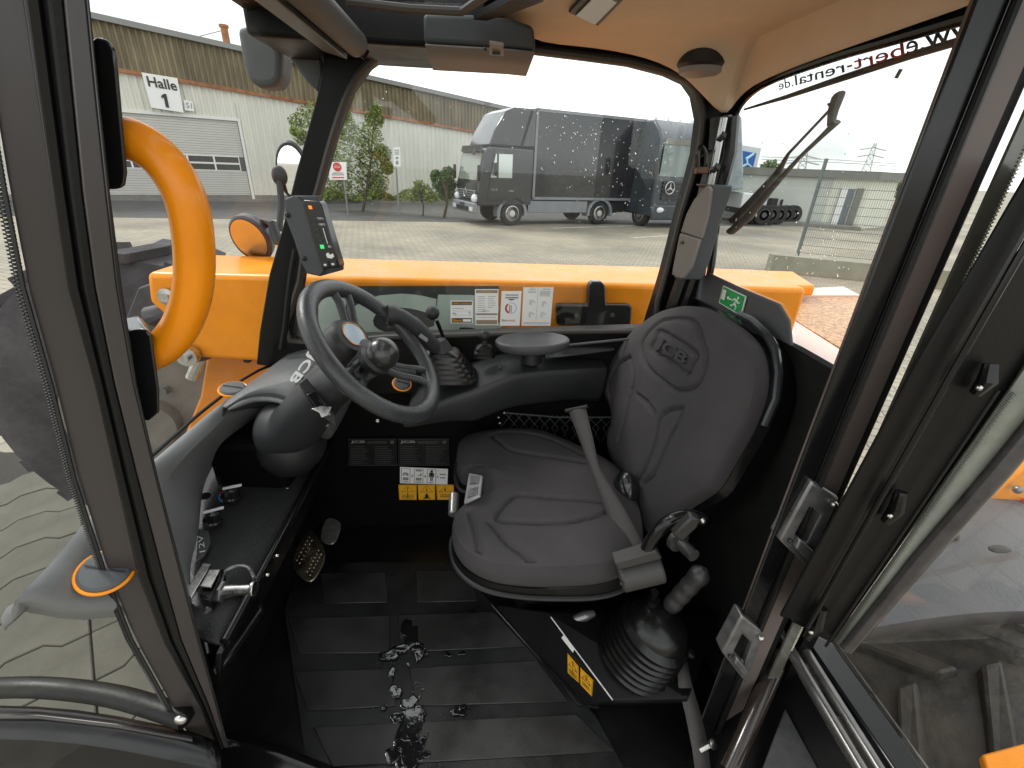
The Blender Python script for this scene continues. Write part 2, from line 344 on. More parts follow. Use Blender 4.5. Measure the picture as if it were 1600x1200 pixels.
# boards with the hall number
SGN=mat('white sign board',(.78,.78,.76),.4)
def hquad(pxs,o_):
    return [PP(x,y,HA+hn*o_,hn) for x,y in pxs]
q=hquad([(236,168),(287,176),(277,122),(221,113)],.3)
sg=thing('hall_sign','large white board reading Halle 1 over the roller door','sign',(q[0]+q[1])/2)
MB().prism(q,hn*-.04).build('sign_board',SGN,sg,smooth=False)
text_quad('Halle',bil(q,.1,.62),bil(q,.94,.62),bil(q,.1,.92),INK,sg,bold=.02,up=hn,lift=.02)
MB().prism([bil(q,u,v)+hn*.02 for u,v in ((.47,.08),(.57,.08),(.57,.48),(.50,.48),(.40,.40),(.40,.33),(.47,.37))],hn*.01).build('numeral',INK,sg,smooth=False)
q=hquad([(289,172),(304,174),(301,159),(287,156)],.2)
sg=thing('bay_sign','small white S1 plate beside the big hall number board','sign',(q[0]+q[1])/2)
MB().prism(q,hn*-.04).build('sign_board',SGN,sg,smooth=False)
text_quad('S1',bil(q,.2,.25),bil(q,.8,.25),bil(q,.2,.8),GRYI,sg,up=hn,lift=.02,bold=.01)
p=PP(355,70,HP(0,0,-4),hn); p2=PP(353,40,HP(0,0,-4),hn)
ch_=thing('roof_chimney','thin rust red chimney pipe with stay wires above the hall roof','chimney',(p.x,p.y,p.z-1))
MB().tube([V((p.x,p.y,p.z-1)),V((p.x,p.y,p2.z))],.18,10).build('pipe',RUST,ch_)
MB().lathe([(.24,0),(.24,.12)],(p.x,p.y,p2.z-.1),n=10).build('collar',RUST,ch_)
MB().tube([V((p.x,p.y,p2.z-.2)),V((p.x-3.4,p.y-1.2,p.z-.6))],.025,5).build('stay_wire',GUT,ch_)

# ---- vegetation
LEAF=mat('green leaves',(.075,.14,.028),.55,var=.55,vs=1.2); LEAF2=mat('yellow green leaves',(.19,.24,.06),.55,var=.45,vs=1.5); BARK=mat('bark',(.09,.07,.05),.9,bump=.5,bs=20)
def leaves(mb,clumps,n,size,rnd):
    for _ in range(n):
        c,r_=rnd.choice(clumps); 
        while True:
            q=V((rnd.uniform(-1,1),rnd.uniform(-1,1),rnd.uniform(-1,1)))
            if q.length<1: break
        p=V(c)+V((q.x*r_[0],q.y*r_[1],q.z*r_[2])); s_=size*rnd.uniform(.6,1.4)
        a=V((rnd.uniform(-1,1),rnd.uniform(-1,1),rnd.uniform(-.6,.6))).normalized()*s_; b=a.cross(V((rnd.uniform(-1,1),rnd.uniform(-1,1),rnd.uniform(-1,1)))).normalized()*s_*.5
        mb.face([p-a,p+b,p+a,p-b])
def plant(name,label,cat,base,clumps,n,size,seed,mt=LEAF,trunk=.07,group=None):
    rnd=random.Random(seed); base=V(base); o=thing(name,label,cat,base,group)
    tb=MB(); cs=sorted(clumps,key=lambda c:c[0][2]); top=V(cs[-1][0])
    tb.tube([base,base+(top-base)*.35+V((.08,0,0)),base+(top-base)*.7,top],[trunk,trunk*.8,trunk*.5,trunk*.15],7)
    for c,r_ in clumps:
        c=V(c); st=base+(top-base)*max(.1,min(.8,(c.z-base.z)/(top.z-base.z)*.7)); tb.tube([st,(st+c)/2+V((0,0,.1)),c],[trunk*.4,trunk*.25,trunk*.1],5)
    tb.build('trunk',BARK,o)
    mb=MB(); leaves(mb,clumps,n,size,rnd); mb.build('crown',mt,o,smooth=False); return o
def clpx(lst,dist,base):
    "clumps given by where they are seen, all round one trunk at a fixed distance"
    o=[]
    for (x,y,r_) in lst:
        P=PY(x,y,dist+random.uniform(-.5,.5)); s_=r_*dist/F_PX*1.02; o.append((tuple(P),(s_,s_*.9,s_)))
    return o
D=23.0
plant('young_tree','tall loose young tree in front of the white cladding left of the signpost','tree',(PY(565,312,D).x,D,0),
  clpx([(540,200,16),(585,185,13),(575,215,20),(545,235,22),(580,255,20),(530,262,18),(598,240,12),(560,285,24),(590,285,16),(530,290,18),(588,170,7),(540,180,8),(512,225,10),(605,262,9)],D,None),9500,.062,1,LEAF2)
plant('young_tree','slender airy tree standing left of the dark cab pillar','tree',(PY(490,312,D).x,D,0),
  clpx([(478,180,12),(462,190,10),(495,170,12),(485,205,14),(470,215,10),(500,200,12),(505,235,12),(488,235,10),(460,205,6),(495,270,12)],D,None),3000,.058,2,LEAF2,.05)
plant('round_shrub','dense round green bush directly left of the black box truck','shrub',(PY(693,318,21.5).x,21.5,0),clpx([(688,285,13),(700,272,10),(682,275,9),(695,298,14),(705,288,8)],21.5,None),3600,.055,3)
plant('low_shrub','sparse young shrub between the road sign and the round bush','shrub',(PY(660,318,22).x,22,0),clpx([(655,292,9),(665,300,11),(645,305,10),(672,308,9)],22,None),900,.07,4,LEAF2,.04)
rnd=random.Random(5); mb=MB()
for k in range(7000):
    t=rnd.random(); P=HA+hd*(8.6+t*9.2)+hn*rnd.uniform(.4,2.6); h_=.15+.55*(.5+.5*math.sin(t*23))*rnd.random()**.7
    a=rnd.uniform(0,6.28); e=V((math.cos(a),math.sin(a),.3))*.07; P=P+V((0,0,h_)); b=V((rnd.uniform(-1,1),rnd.uniform(-1,1),1)).normalized()*.06
    mb.face([P-e,P+b,P+e,P-b])
mb.build('ground_cover_plants',LEAF2,kind='stuff',label='low green ground cover along the foot of the hall wall',smooth=False)

# ---- two road signs
def signpost(px_,pyb,D,label,qpx,decor):
    b=PY(px_,pyb,D); o=thing('road_sign',label,'sign',(b.x,D,0)); q=[PY(x,y,D-.05) for x,y in qpx]
    MB().tube([V((b.x,D,0)),V((b.x,D,q[2].z))],.035,8).build('post',GUT,o)
    MB().prism(q,(0,.03,0)).build('sign_plate',SGN,o,smooth=False); decor(o,q); return o
def dec1(o,q):
    c=bil(q,.48,.72); mb=MB(); mb.lathe([(.17,0),(.17,.01)],c,(0,-1,0),18); mb.build('red_disc',REDI,o,smooth=False)
    text_quad('STOP',c+V((-.12,-.02,-.04)),c+V((.12,-.02,-.04)),c+V((-.12,-.02,.04)),WHT,o)
    n=V((0,-1,0)); prints(q,[(.2,.36,.8,.41),(.15,.26,.85,.31)],n,.012).build('small_print',GRYI,o,smooth=False)
    prints(q,[(.15,.1,.85,.16)],n,.012).build('red_bar',REDI,o,smooth=False)
signpost(541,312,21.0,'white board sign with a red disc in front of the young tree',[(515,281),(542,281),(541,253),(513,253)],dec1)
def dec2(o,q):
    n=V((0,-1,0)); prints(q,[(.15,.82,.85,.87),(.15,.72,.85,.77),(.15,.62,.85,.67),(.3,.1,.7,.3),(.3,.38,.7,.5)],n,.012).build('small_print',GRYI,o,smooth=False)
signpost(622,308,22.0,'narrow grey notice sign on a thin pole before the white wall',[(615,260),(626,260),(625,230),(615,230)],dec2)

# ---- black box truck
TW=PZ(800,353,0); TR=PZ(935,351,0); tf=(TW-TR); tf.z=0; WB=tf.length; tf.normalize(); ts=V((-tf.y,tf.x,0))
if ts.y>0: ts=-ts      # ts points to the viewer side
def TP(a,s_,z): return TW+tf*a+ts*s_+V((0,0,z))
tz=PP(835,168,TP(0,0,0),ts).z
BT=mat('black truck paint',(.02,.021,.026),.22,coat=.6,rvar=.06,var=.2,vs=1); BTB=mat('black box panel',(.014,.015,.019),.2,coat=.5,var=.35,vs=.8,rvar=.08,bump=.25,bs=.9,bdist=.12)
GRT=mat('grey truck plastic',(.19,.2,.22),.5,var=.12,vs=2); TYR=mat('tyre rubber',(.022,.022,.021),.85,bump=.5,bs=30,var=.2); RIM=mat('aluminium rim',(.62,.62,.62),.3,metal=.8); LAMP=mat('headlamp lens',(.7,.72,.75),.1,coat=1)
tk=thing('box_truck','black box truck with aerodynamic roof spoiler parked across the yard','truck',TP(-WB/2,-1.15,0))
W2=2.4; cf=1.5; cb=-.85; zc=.75*tz*.86
boxtop=tz; boxf=cb+.0; boxr=-WB-1.9
MB().prism([TP(boxf,0,1.0),TP(boxf,0,boxtop),TP(boxf,-W2,boxtop),TP(boxf,-W2,1.0)],tf*(boxr-boxf)).build('cargo_box',BTB,tk,bevel=.03)
mb=MB()
for a in (boxf-.0,boxr+.06): mb.prism([TP(a,.0,1.0),TP(a-.09,.0,1.0),TP(a-.09,.0,boxtop),TP(a,.0,boxtop)],ts*.03)
mb.prism([TP(boxf,0,1.0),TP(boxr,0,1.0),TP(boxr,0,1.1),TP(boxf,0,1.1)],ts*.03); mb.prism([TP(boxf,0,boxtop-.1),TP(boxr,0,boxtop-.1),TP(boxr,0,boxtop),TP(boxf,0,boxtop)],ts*.03)
mb.build('box_edge_trim',GRT,tk,smooth=False)
# cab body: side profile extruded over the width
zr=boxtop*.67
prof=[(cb,.75),(cf-.02,.75),(cf,1.5),(cf-.05,1.62),(cf-.28,zr-.12),(cf-.5,zr),(cb,zr)]
MB().prism([TP(a,0,z) for a,z in prof],-ts*W2).build('cab',BT,tk,bevel=.06,seg=3)
prof=[(cf-.5,zr+.02),(cf-.72,zr+.55),(cf-1.15,boxtop-.18),(cf-1.5,boxtop-.03),(cb+.02,boxtop-.02),(cb+.02,zr+.02)]
sp=MB().prism([TP(a,-.12,z) for a,z in prof],-ts*(W2-.24)); sp.build('roof_spoiler',BTB,tk,bevel=.08,seg=3)
MB().prism([TP(cb+.02,.01,zr+.1),TP(cb+.5,.0,zr+.1),TP(cb+.12,0,boxtop-.1),TP(cb+.02,0,boxtop-.05)],-ts*.1).build('side_deflector',BT,tk,smooth=False)
# windscreen on the sloping front, slightly proud
fn=(TP(cf-.28,0,zr-.12)-TP(cf-.05,0,1.62)); wn=fn.cross(ts); wn=wn if wn.dot(tf)>0 else -wn; wn.normalize()
def WS(u,v): return TP(cf-.05,-.12-u*(W2-.24),1.62)+fn*v+wn*.012
TWG=mat('truck windscreen',(.50,.55,.53),.08,coat=1,metal=.6); TWD=mat('dark truck windscreen',(.12,.15,.14),.08,coat=1,metal=.5)  # TWG: light seen through the panes is put into its pale colour
ws=MB().prism([WS(0,.02),WS(1,.02),WS(.97,.9),WS(.03,.9)],wn*.01).build('windscreen',TWG,tk,smooth=False)
MB().prism([WS(.04,.93),WS(.96,.93),WS(.94,1.13),WS(.06,1.13)],wn*.12).build('sun_visor',BT,tk,smooth=False)
def SD(a,z,o=.008): return TP(a,o,z)
dr=MB().ring([SD(1.0,1.72),SD(.08,1.72),SD(.08,zr-.22),SD(.78,zr-.22)],[SD(1.12,.95),SD(-.08,.95),SD(-.08,zr-.12),SD(.86,zr-.12)],ts*.02).build('door',BT,tk,smooth=False,bevel=.01)
MB().prism([SD(.66,1.76),SD(.08,1.76),SD(.08,zr-.22),SD(.66,zr-.22)],ts*.01).build('side_window',TWG,dr,smooth=False); MB().prism([SD(1.0,1.76),SD(.74,1.76),SD(.74,zr-.22),SD(.80,zr-.22)],ts*.01).build('side_window',TWG,dr,smooth=False); MB().box(SD(.82,2.05,.12),(.1,.14,.45)).build('mirror',INK,tk,bevel=.03)
MB().prism([SD(.2,1.28,.03),SD(.02,1.28,.03),SD(.02,1.33,.03),SD(.2,1.33,.03)],ts*.03).build('handle',GRT,dr,smooth=False)
text_quad('818',SD(.95,1.3,.04),SD(.7,1.3,.04),SD(.95,1.38,.04),GRYI,tk,name='model_badge',up=ts)
fr=lambda u,z,o=.0: TP(cf+o,-u*W2,z)
g=MB().prism([fr(.12,.98,.0),fr(.88,.98,.0),fr(.93,1.28,.0),fr(.07,1.28,.0)],tf*.04).build('grille',GRT,tk,smooth=False,bevel=.02)
for k in range(3): MB().prism([fr(.16,1.02+k*.09,.045),fr(.84,1.02+k*.09,.045),fr(.86,1.06+k*.09,.045),fr(.14,1.06+k*.09,.045)],tf*.01).build('grille_slot',INK,g,smooth=False)
def star(c,n_,e,r_,mt,parent):
    n_=V(n_).normalized(); e=V(e).normalized(); g_=n_.cross(e); c=V(c); mb=MB()
    rp=[c+(e*math.cos(t)+g_*math.sin(t))*r_ for t in np.linspace(0,2*math.pi,24,endpoint=False)]; mb.tube(rp,r_*.09,6,closed=True)
    up_=V((0,0,1)); up_=(up_-n_*up_.dot(n_)).normalized(); sd_=n_.cross(up_)
    for k in range(3):
        a=2*math.pi*k/3; d_=up_*math.cos(a)+sd_*math.sin(a); pd=n_.cross(d_)
        mb.prism([c-pd*r_*.13,c+pd*r_*.13,c+d_*r_*.97],n_*r_*.1)
    mb.build('star_emblem',mt,parent,smooth=False)
star(fr(.5,1.17,.07),tf,ts,.15,RIM,tk)
MB().prism([fr(0,.45,0),fr(1,.45,0),fr(1,.85,0),fr(0,.85,0)],tf*.18).build('bumper',GRT,tk,bevel=.05,seg=2)
MB().prism([fr(.22,.52,.185),fr(.78,.52,.185),fr(.78,.68,.185),fr(.22,.68,.185)],tf*.01).build('air_intake',INK,tk,smooth=False)
MB().prism([fr(.4,.70,.185),fr(.62,.70,.185),fr(.62,.8,.185),fr(.4,.8,.185)],tf*.015).build('number_plate_holder',DKB,tk,smooth=False)
for u in (.1,.9):
    MB().ball(fr(u,1.0,.02),(.16,.16,.16),14,8).build('headlamp',LAMP,tk)
    MB().prism([fr(u-.07,.55,.185),fr(u+.07,.55,.185),fr(u+.07,.7,.185),fr(u-.07,.7,.185)],tf*.012).build('fog_lamp',LAMP,tk,smooth=False)
for u,sg_ in ((-.06,1),(1.06,-1)):
    c=fr(u,1.9,.02); MB().box(c,(.12,.2,.55)).build('mirror',INK,tk,bevel=.04)
MB().tube([fr(-.03,zr-.2,.0),fr(-.1,zr-.15,.2),fr(-.1,zr-.3,.28)],.05,8).build('front_mirror',INK,tk)
def wheel(parent,c,axn,r_,wd):
    w_=MB().lathe([(r_*.6,-wd/2),(r_*.93,-wd/2),(r_,-wd*.36),(r_,wd*.36),(r_*.93,wd/2),(r_*.6,wd/2)],c,axn,28).build('wheel',TYR,parent)
    MB().lathe([(r_*.62,wd*.5),(r_*.58,wd*.53),(r_*.5,wd*.3),(r_*.3,wd*.35),(r_*.26,wd*.55),(0.01,wd*.56)],c,axn,28).build('rim',RIM,w_)
    mb=MB()
    for k in range(10):
        a=k*.628; ax=V(axn).normalized(); e=V((0,0,1)); g_=ax.cross(e); mb.ball(V(c)+ax*wd*.36+(e*math.cos(a)+g_*math.sin(a))*r_*.42,.03,6,4)
    mb.build('wheel_nuts',INK,w_)
for a,r_ in ((0,.47),(-WB,.47)):
    wheel(tk,TP(a,-.16,.47),ts,.47,.28); wheel(tk,TP(a,-W2+.16,.47),-ts,.47,.28)
    arc=[TP(a+math.cos(t)*.66,-.0,.47+math.sin(t)*.62) for t in np.linspace(-.2,math.pi+.2,16)]; arc2=[TP(a+math.cos(t)*.54,-.0,.47+math.sin(t)*.51) for t in np.linspace(-.2,math.pi+.2,16)]
    mb=MB(); 
    for k in range(15): mb.prism([arc[k],arc[k+1],arc2[k+1],arc2[k]],ts*.06-ts*.5)
    mb.build('wheel_arch',GRT,tk,smooth=False)
MB().prism([TP(-.7,0,.5),TP(-WB+.7,0,.5),TP(-WB+.7,0,.95),TP(-.7,0,.95)],-ts*.06).build('side_skirt',GRT,tk,bevel=.02)
MB().prism([TP(-WB-.7,-.2,.45),TP(-WB-1.9,-.2,.55),TP(-WB-1.9,-.2,.95),TP(-WB-.7,-.2,.95)],-ts*1.9).build('chassis',INK,tk,smooth=False)
MB().prism([TP(cb,-.3,.55),TP(-WB-.6,-.3,.55),TP(-WB-.6,-.3,.98),TP(cb,-.3,.98)],-ts*1.7).build('chassis_frame',INK,tk,smooth=False)

# ---- second truck, front on
K0=PZ(1012,357,0); kz=PY(1040,187,K0.y+1).z; kx=V((.93,.36,0))*1.2; kn=V((.36,-.93,0))  # kx along its front, kn out of its front
def KP(u,z,o=0): return K0+kx*u+kn*o+V((0,0,z))
k2=thing('truck_tractor','dark blue grey heavy truck cab facing the yard behind the box truck','truck',KP(1.25,0,-1))
KB=mat('dark blue grey paint',(.036,.046,.057),.25,coat=.5,var=.25,vs=1)
MB().prism([KP(0,.5,0),KP(0,kz-.75,-.02),KP(.12,kz-.4,-.35),KP(.2,kz,-.9),KP(.2,kz,-2.2),KP(0,.5,-2.2)],kx*2.5).build('cab',KB,k2,bevel=.07,seg=2)
MB().prism([KP(.12,2.05,.03),KP(2.38,2.05,.03),KP(2.36,kz-.95,.02),KP(.14,kz-.95,.02)],kn*.01).build('windscreen',TWD,k2,smooth=False)
MB().prism([KP(.05,kz-.93,.02),KP(2.45,kz-.93,.02),KP(2.4,kz-.74,.3),KP(.1,kz-.74,.3)],kn*.02).build('sun_visor',mat('pale visor',(.5,.52,.5),.4),k2,smooth=False)
for k in range(5): MB().prism([KP(.35,1.15+k*.15,.01),KP(2.15,1.15+k*.15,.01),KP(2.15,1.25+k*.15,.01),KP(.35,1.25+k*.15,.01)],kn*.06).build('grille_bar',BT,k2,bevel=.01)
star(KP(.62,1.62,.12),kn,kx,.24,RIM,k2)
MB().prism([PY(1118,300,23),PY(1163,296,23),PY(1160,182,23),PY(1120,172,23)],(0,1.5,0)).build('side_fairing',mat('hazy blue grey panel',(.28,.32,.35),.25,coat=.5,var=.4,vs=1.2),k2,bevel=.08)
MB().prism([KP(-.02,.35,.0),KP(2.52,.35,0),KP(2.52,.95,0),KP(-.02,.95,0)],kn*.14).build('bumper',KB,k2,bevel=.06,seg=2)
for u in (.3,2.2): MB().ball(KP(u,.75,.12),(.2,.1,.12),14,8).build('headlamp',LAMP,k2)
for u in (-.15,2.65): MB().box(KP(u,2.35,.1),(.18,.22,.7)).build('mirror',INK,k2,bevel=.05)
for u in (.25,2.25): wheel(k2,KP(u,.5,-.9),-kx if u<1 else kx,.5,.3)
for k in range(4): MB().lathe([(.07,0),(.05,.12)],KP(.4+k*.55,kz,-1.1),n=8).build('roof_lamp',LAMP,k2)

# ---- trailer with a lightning picture
b1,b2=PY(1132,300,27),PY(1182,300,27); t1,t2=PY(1132,225,27),PY(1186,235,27)
lt=thing('trailer','white box trailer whose blue side shows a lightning picture','trailer',(b1.x,27,0))
MB().prism([V((b1.x-1,27,.9)),V((t2.x+.1,27,.9)),V((t2.x+.1,27,t2.z+.1)),V((b1.x-1,27,t2.z+.35))],(0,2.2,0)).build('cargo_box',mat('white box panel',(.6,.62,.62),.4),lt,smooth=False)
def bluem():
    mt=mat('lightning picture',(.02,.12,.42),.3,var=.1); t=mt.node_tree; b=t.nodes['Principled BSDF']; tcn=t.nodes.new('ShaderNodeTexCoord')
    v=t.nodes.new('ShaderNodeTexNoise'); v.inputs['Scale'].default_value=.7; v.inputs['Detail'].default_value=6; v.noise_type='RIDGED_MULTIFRACTAL' if hasattr(v,'noise_type') else 'FBM'
    t.links.new(tcn.outputs['Object'],v.inputs['Vector']); r=t.nodes.new('ShaderNodeValToRGB'); r.color_ramp.elements[0].color=(.01,.1,.38,1); r.color_ramp.elements[0].position=.35
    r.color_ramp.elements[1].color=(.35,.65,.85,1); r.color_ramp.elements[1].position=1.1 if False else .95; t.links.new(v.outputs['Fac'],r.inputs[0]); t.links.new(r.outputs[0],b.inputs['Base Color']); return mt
MB().prism([V((b1.x-.9,26.97,1.2)),V((t2.x-.12,26.97,1.2)),V((t2.x-.12,26.97,t2.z-.15)),V((b1.x-.9,26.97,t2.z+.1))],(0,.02,0)).build('picture_panel',bluem(),lt,smooth=False)
mb=MB(); pth=[(1178,240),(1166,248),(1168,256),(1156,262),(1160,272),(1150,284),(1153,294)]
mb.tube([PY(x,y,26.94) for x,y in pth],[.05,.09,.06,.09,.06,.05,.02],5); mb.tube([PY(1168,256,26.94),PY(1176,262,26.94),PY(1175,272,26.94)],[.05,.03,.01],5)
mb.build('lightning_bolt',mat('lightning print',(.55,.85,.95),.4),lt,smooth=False)
for x in (1140,1170): wheel(lt,V((PY(x,340,27).x,26.9,.5)),(0,-1,0),.5,.3)

# ---- flatbed chassis with stacked wheels
P0=PZ(1150,352,0); P1=PZ(1235,350,0)
fb=thing('swap_body_chassis','white cabbed low chassis with a row of dark wheels beside the hut','truck',(P0+P1)/2)
dd=(P1-P0); 
MB().prism([P0+V((0,0,.7)),P0+dd*.45+V((0,0,.7)),P0+dd*.45+V((0,0,1.4)),P0+V((0,0,1.5))],(0,2.2,0)).build('cab_body',mat('white truck paint',(.6,.62,.62),.35,coat=.4),fb,bevel=.08)
MB().prism([P0+V((0,0,.55)),P1+V((0,0,.55)),P1+V((0,0,.8)),P0+V((0,0,.8))],(0,2,0)).build('chassis_frame',INK,fb,smooth=False)
MB().prism([P0+V((0,-.03,.45)),P0+dd*.4+V((0,-.03,.45)),P0+dd*.4+V((0,-.03,.62)),P0+V((0,-.03,.62))],(0,-.05,0)).build('bumper',RIM,fb,smooth=False)
DRM=mat('dark rim',(.08,.08,.08),.5); RIM_=RIM; RIM=DRM
for k in range(5):
    c=P0+dd*(.40+.14*k); wheel(fb,V((c.x,c.y-.1,.48)),(0,-1,0),.46,.3)
for k in range(3): MB().box(P0+dd*(.5+.18*k)+V((0,.6,1.0)),(.35,.3,.35+.1*(k%2))).build('chassis_bracket',INK,fb,smooth=False)
RIM=RIM_

# ---- hut
HC=PZ(1338,358,0); HL=PZ(1180,346,0); hl=(HL-HC).normalized(); HR=PZ(1378,355,0); hr=(HR-HC).normalized()
hz=PP(1348,280,HC,V((hl.y,-hl.x,0))).z; LL=9.0; LR=(HR-HC).length
hut=thing('flat_roof_hut','small pale flat roofed building behind the mesh fence','building',HC)
HUTW=mat('pale render',(.68,.68,.58),.7,var=.06,vs=1); HUTL=mat('grey green side panel',(.50,.52,.48),.7,var=.05,vs=1); ROOFG=mat('grey roof edge',(.17,.17,.15),.7,var=.1)
MB().prism([HC,HC+hl*LL,HC+hl*LL+hr*LR,HC+hr*LR],(0,0,hz)).build('wall',HUTW,hut,smooth=False)
e=.35
MB().prism([HC-hl*e-hr*e,HC+hl*(LL+e)-hr*e,HC+hl*(LL+e)+hr*(LR+e),HC-hl*e+hr*(LR+e)],(0,0,.35)).build('roof',ROOFG,hut,smooth=False)
for o in hut.children:
    if o.name.startswith('roof'): o.location=(0,0,hz+.002)
nl=V((hl.y,-hl.x,0)); nl=nl if nl.y<0 else -nl
def HW(px,py): return PP(px,py,HC+nl*.02,nl)
dq=[HW(1294,363),HW(1314,363),HW(1337,294),HW(1314,292)]
x_=[(p-HC).dot(hl) for p in dq]; xa=(x_[0]+x_[3])/2; xb=(x_[1]+x_[2])/2
dd_=MB().prism([HC+hl*xa+nl*.01+V((0,0,.15)),HC+hl*xb+nl*.01+V((0,0,.15)),HC+hl*xb+nl*.01+V((0,0,hz*.8)),HC+hl*xa+nl*.01+V((0,0,hz*.8))],nl*.05).build('door',mat('blue grey glazed door',(.12,.14,.17),.3),hut,smooth=False)
MB().box(HC+hl*(xb+.12)+nl*.1+V((0,0,1.05)),(.1,.05,.15)).build('handle',GUT,dd_)
for u in (.25,.9): MB().prism([HC+hl*u*1.0+nl*.01+V((0,0,.02)),HC+hl*(u+.28)+nl*.01+V((0,0,.02)),HC+hl*(u+.28)+nl*.01+V((0,0,hz*.82)),HC+hl*u+nl*.01+V((0,0,hz*.82))],nl*.12).build('pillar',ROOFG if u<.5 else WHT,hut,smooth=False)
MB().prism([HC+hl*(xb+1)+nl*.012,HC+hl*LL+nl*.012,HC+hl*LL+nl*.012+V((0,0,hz-.02)),HC+hl*(xb+1)+nl*.012+V((0,0,hz-.02))],nl*.02).build('side_panel',HUTL,hut,smooth=False)
MB().prism([HC-nl*.0,HC+hl*(LL+.5),HC+hl*(LL+.5)+nl*1.0,HC+nl*1.0],(0,0,.16)).build('concrete_step',KRB,hut,smooth=False)

# ---- mesh fence and low concrete wall
FG=mat('galvanised green grey',(.13,.155,.15),.5,metal=.2)
FB=PZ(1245,402,0); ft=PY(1298,248,FB.y); FD=(PZ(1400,418,0)-FB); FD.z=0; FD.normalize(); fz=ft.z
fe=thing('mesh_fence','double bar steel mesh fence panel standing before the pale hut','fence',FB)
MB().box(FB+V((0,0,fz/2)),(.08,.06,fz)).build('post',FG,fe,smooth=False)
MB().box(FB+FD*2.5+V((0,0,fz/2)),(.08,.06,fz)).build('post',FG,fe,smooth=False)
mb=MB(); 
for k in range(44): 
    p=FB+FD*(.06+k*.055)+V((0,-.04,.15)); mb.tube([p,p+V((0,0,fz-.45))],.0055,4)
for k in range(11):
    p=FB+V((0,-.045,.15+k*(fz-.45)/10)); mb.tube([p,p+FD*2.45],.007,4)
mb.build('mesh_panel',FG,fe,smooth=False,kind='stuff')
wa=PZ(1210,398,.42); wb=PZ(1372,413,.42); dw=(wb-wa).normalized()
MB().prism([V((wa.x,wa.y,0)),V((wa.x,wa.y,.42)),V((wa.x-.02,wa.y+.2,.42)),V((wa.x-.02,wa.y+.2,0))],dw*7).build('low_wall',mat('pale concrete',(.27,.26,.2),.85,var=.15,vs=3,bump=.3,bs=30),label='low pale concrete wall below the mesh fence',cat='wall',smooth=False,bevel=.01)
# ---- far trees, pylon, power line
plant('leafy_tree','pale green tree far right behind the hut','tree',(PY(1440,330,40).x,40,0),clpx([(1412,290,10),(1425,280,12),(1440,275,12),(1420,300,12),(1445,300,14),(1408,305,8)],40,None),1500,.16,8)
plant('leafy_tree','distant grey green tree beside the blue trailer','tree',(PY(1205,330,45).x,45,0),clpx([(1196,262,8),(1205,258,8),(1190,270,8),(1212,266,8)],45,None),700,.16,9)
PYL=mat('hazy grey steel',(.4,.42,.42),.8)
def pylon(x,yb,yt,D,label):
    b=PY(x,yb,D); t=PY(x,yt,D); o=thing('power_pylon',label,'pylon',(b.x,D,0)); mb=MB(); H=t.z
    for s_ in (-1,1): mb.tube([V((b.x+s_*1.6,D,0)),V((b.x+s_*.3,D,H))],.12,4)
    for k in range(8):
        z0,z1=H*k/8,H*(k+1)/8; w0_,w1_=1.6-1.3*k/8,1.6-1.3*(k+1)/8; mb.tube([V((b.x-w0_,D,z0)),V((b.x+w1_,D,z1))],.07,4); mb.tube([V((b.x+w0_,D,z0)),V((b.x-w1_,D,z1))],.07,4)
    mb.build('lattice_mast',PYL,o,smooth=False)
    for f_ in (.72,.86): MB().tube([V((b.x-3.2,D,H*f_)),V((b.x,D,H*f_+.5)),V((b.x+3.2,D,H*f_))],.12,4).build('cross_arm',PYL,o,smooth=False)
pylon(1242,300,238,90,'grey lattice pylon behind the wiper arms'); pylon(1342,300,222,110,'taller lattice pylon right of the fence post')
mb=MB()
for dy in (0,4):
    pth=[PY(x,y+dy,85) for x,y in ((1190,245),(1242,247),(1290,249),(1342,252),(1400,256))]; mb.tube(pth,.06,4)
mb.build('power_line',PYL,label='thin grey overhead power line wires spanning between the two pylons',cat='power line')

# ================================================================ THE MACHINE OUTSIDE THE CAB
# ---- boom beside the cab
YB=1.56
zb=PY(340,437,YB).z*.5+PY(1040,437,YB).z*.5
xl=PY(232,440,YB).x
bo=thing('telehandler_boom','long orange boom lying beside the cab below the far window','boom',(0,YB+.17,zb-.42))
MB().prism([V((xl,YB,zb)),V((xl-.02,YB,zb-.1)),V((xl+.06,YB,zb-.2)),V((xl+.08,YB,zb-.3)),V((1.2,YB,zb-.42)),V((1.2,YB,zb))],(0,.34,0)).build('boom_section',ORA,bo,bevel=.018,seg=3)
p=PY(262,463,YB-.01); MB().lathe([(.028,0),(.028,.01),(.014,.012),(.014,.022)],p,(0,-1,0),20).build('pivot_bolt',MET,bo)
pk=[PY(x,y,YB-.006) for x,y in ((455,560),(779,560),(779,447),(455,447))]
MB().prism(pk,(0,.002,0)).build('decal_band',DKB,bo,smooth=False)
pk2=[PY(x,y,YB-.006) for x,y in ((779,530),(857,530),(857,505),(779,505))]
text_quad('JCB',PY(468,562,YB-.009),PY(776,562,YB-.009),PY(468,457,YB-.009),PALE,bo,bold=.06,up=(0,-1,0))
q=[PY(x,y,YB-.009) for x,y in ((426,522),(446,522),(446,500),(426,500))]
MB().prism(q,(0,.001,0)).build('grey_label',GRYI,bo,smooth=False)
q=[PY(x,y,YB-.009) for x,y in ((420,490),(455,490),(455,455),(420,455))]
wl=MB().prism(q,(0,.001,0)).build('warning_label',mat('orange label',(.8,.3,.03),.5),bo,smooth=False)
MB().tube([bil(q,.2,.25),bil(q,.8,.25),bil(q,.5,.8)],.002,4,closed=True).build('warning_triangle',INK,wl,smooth=False)
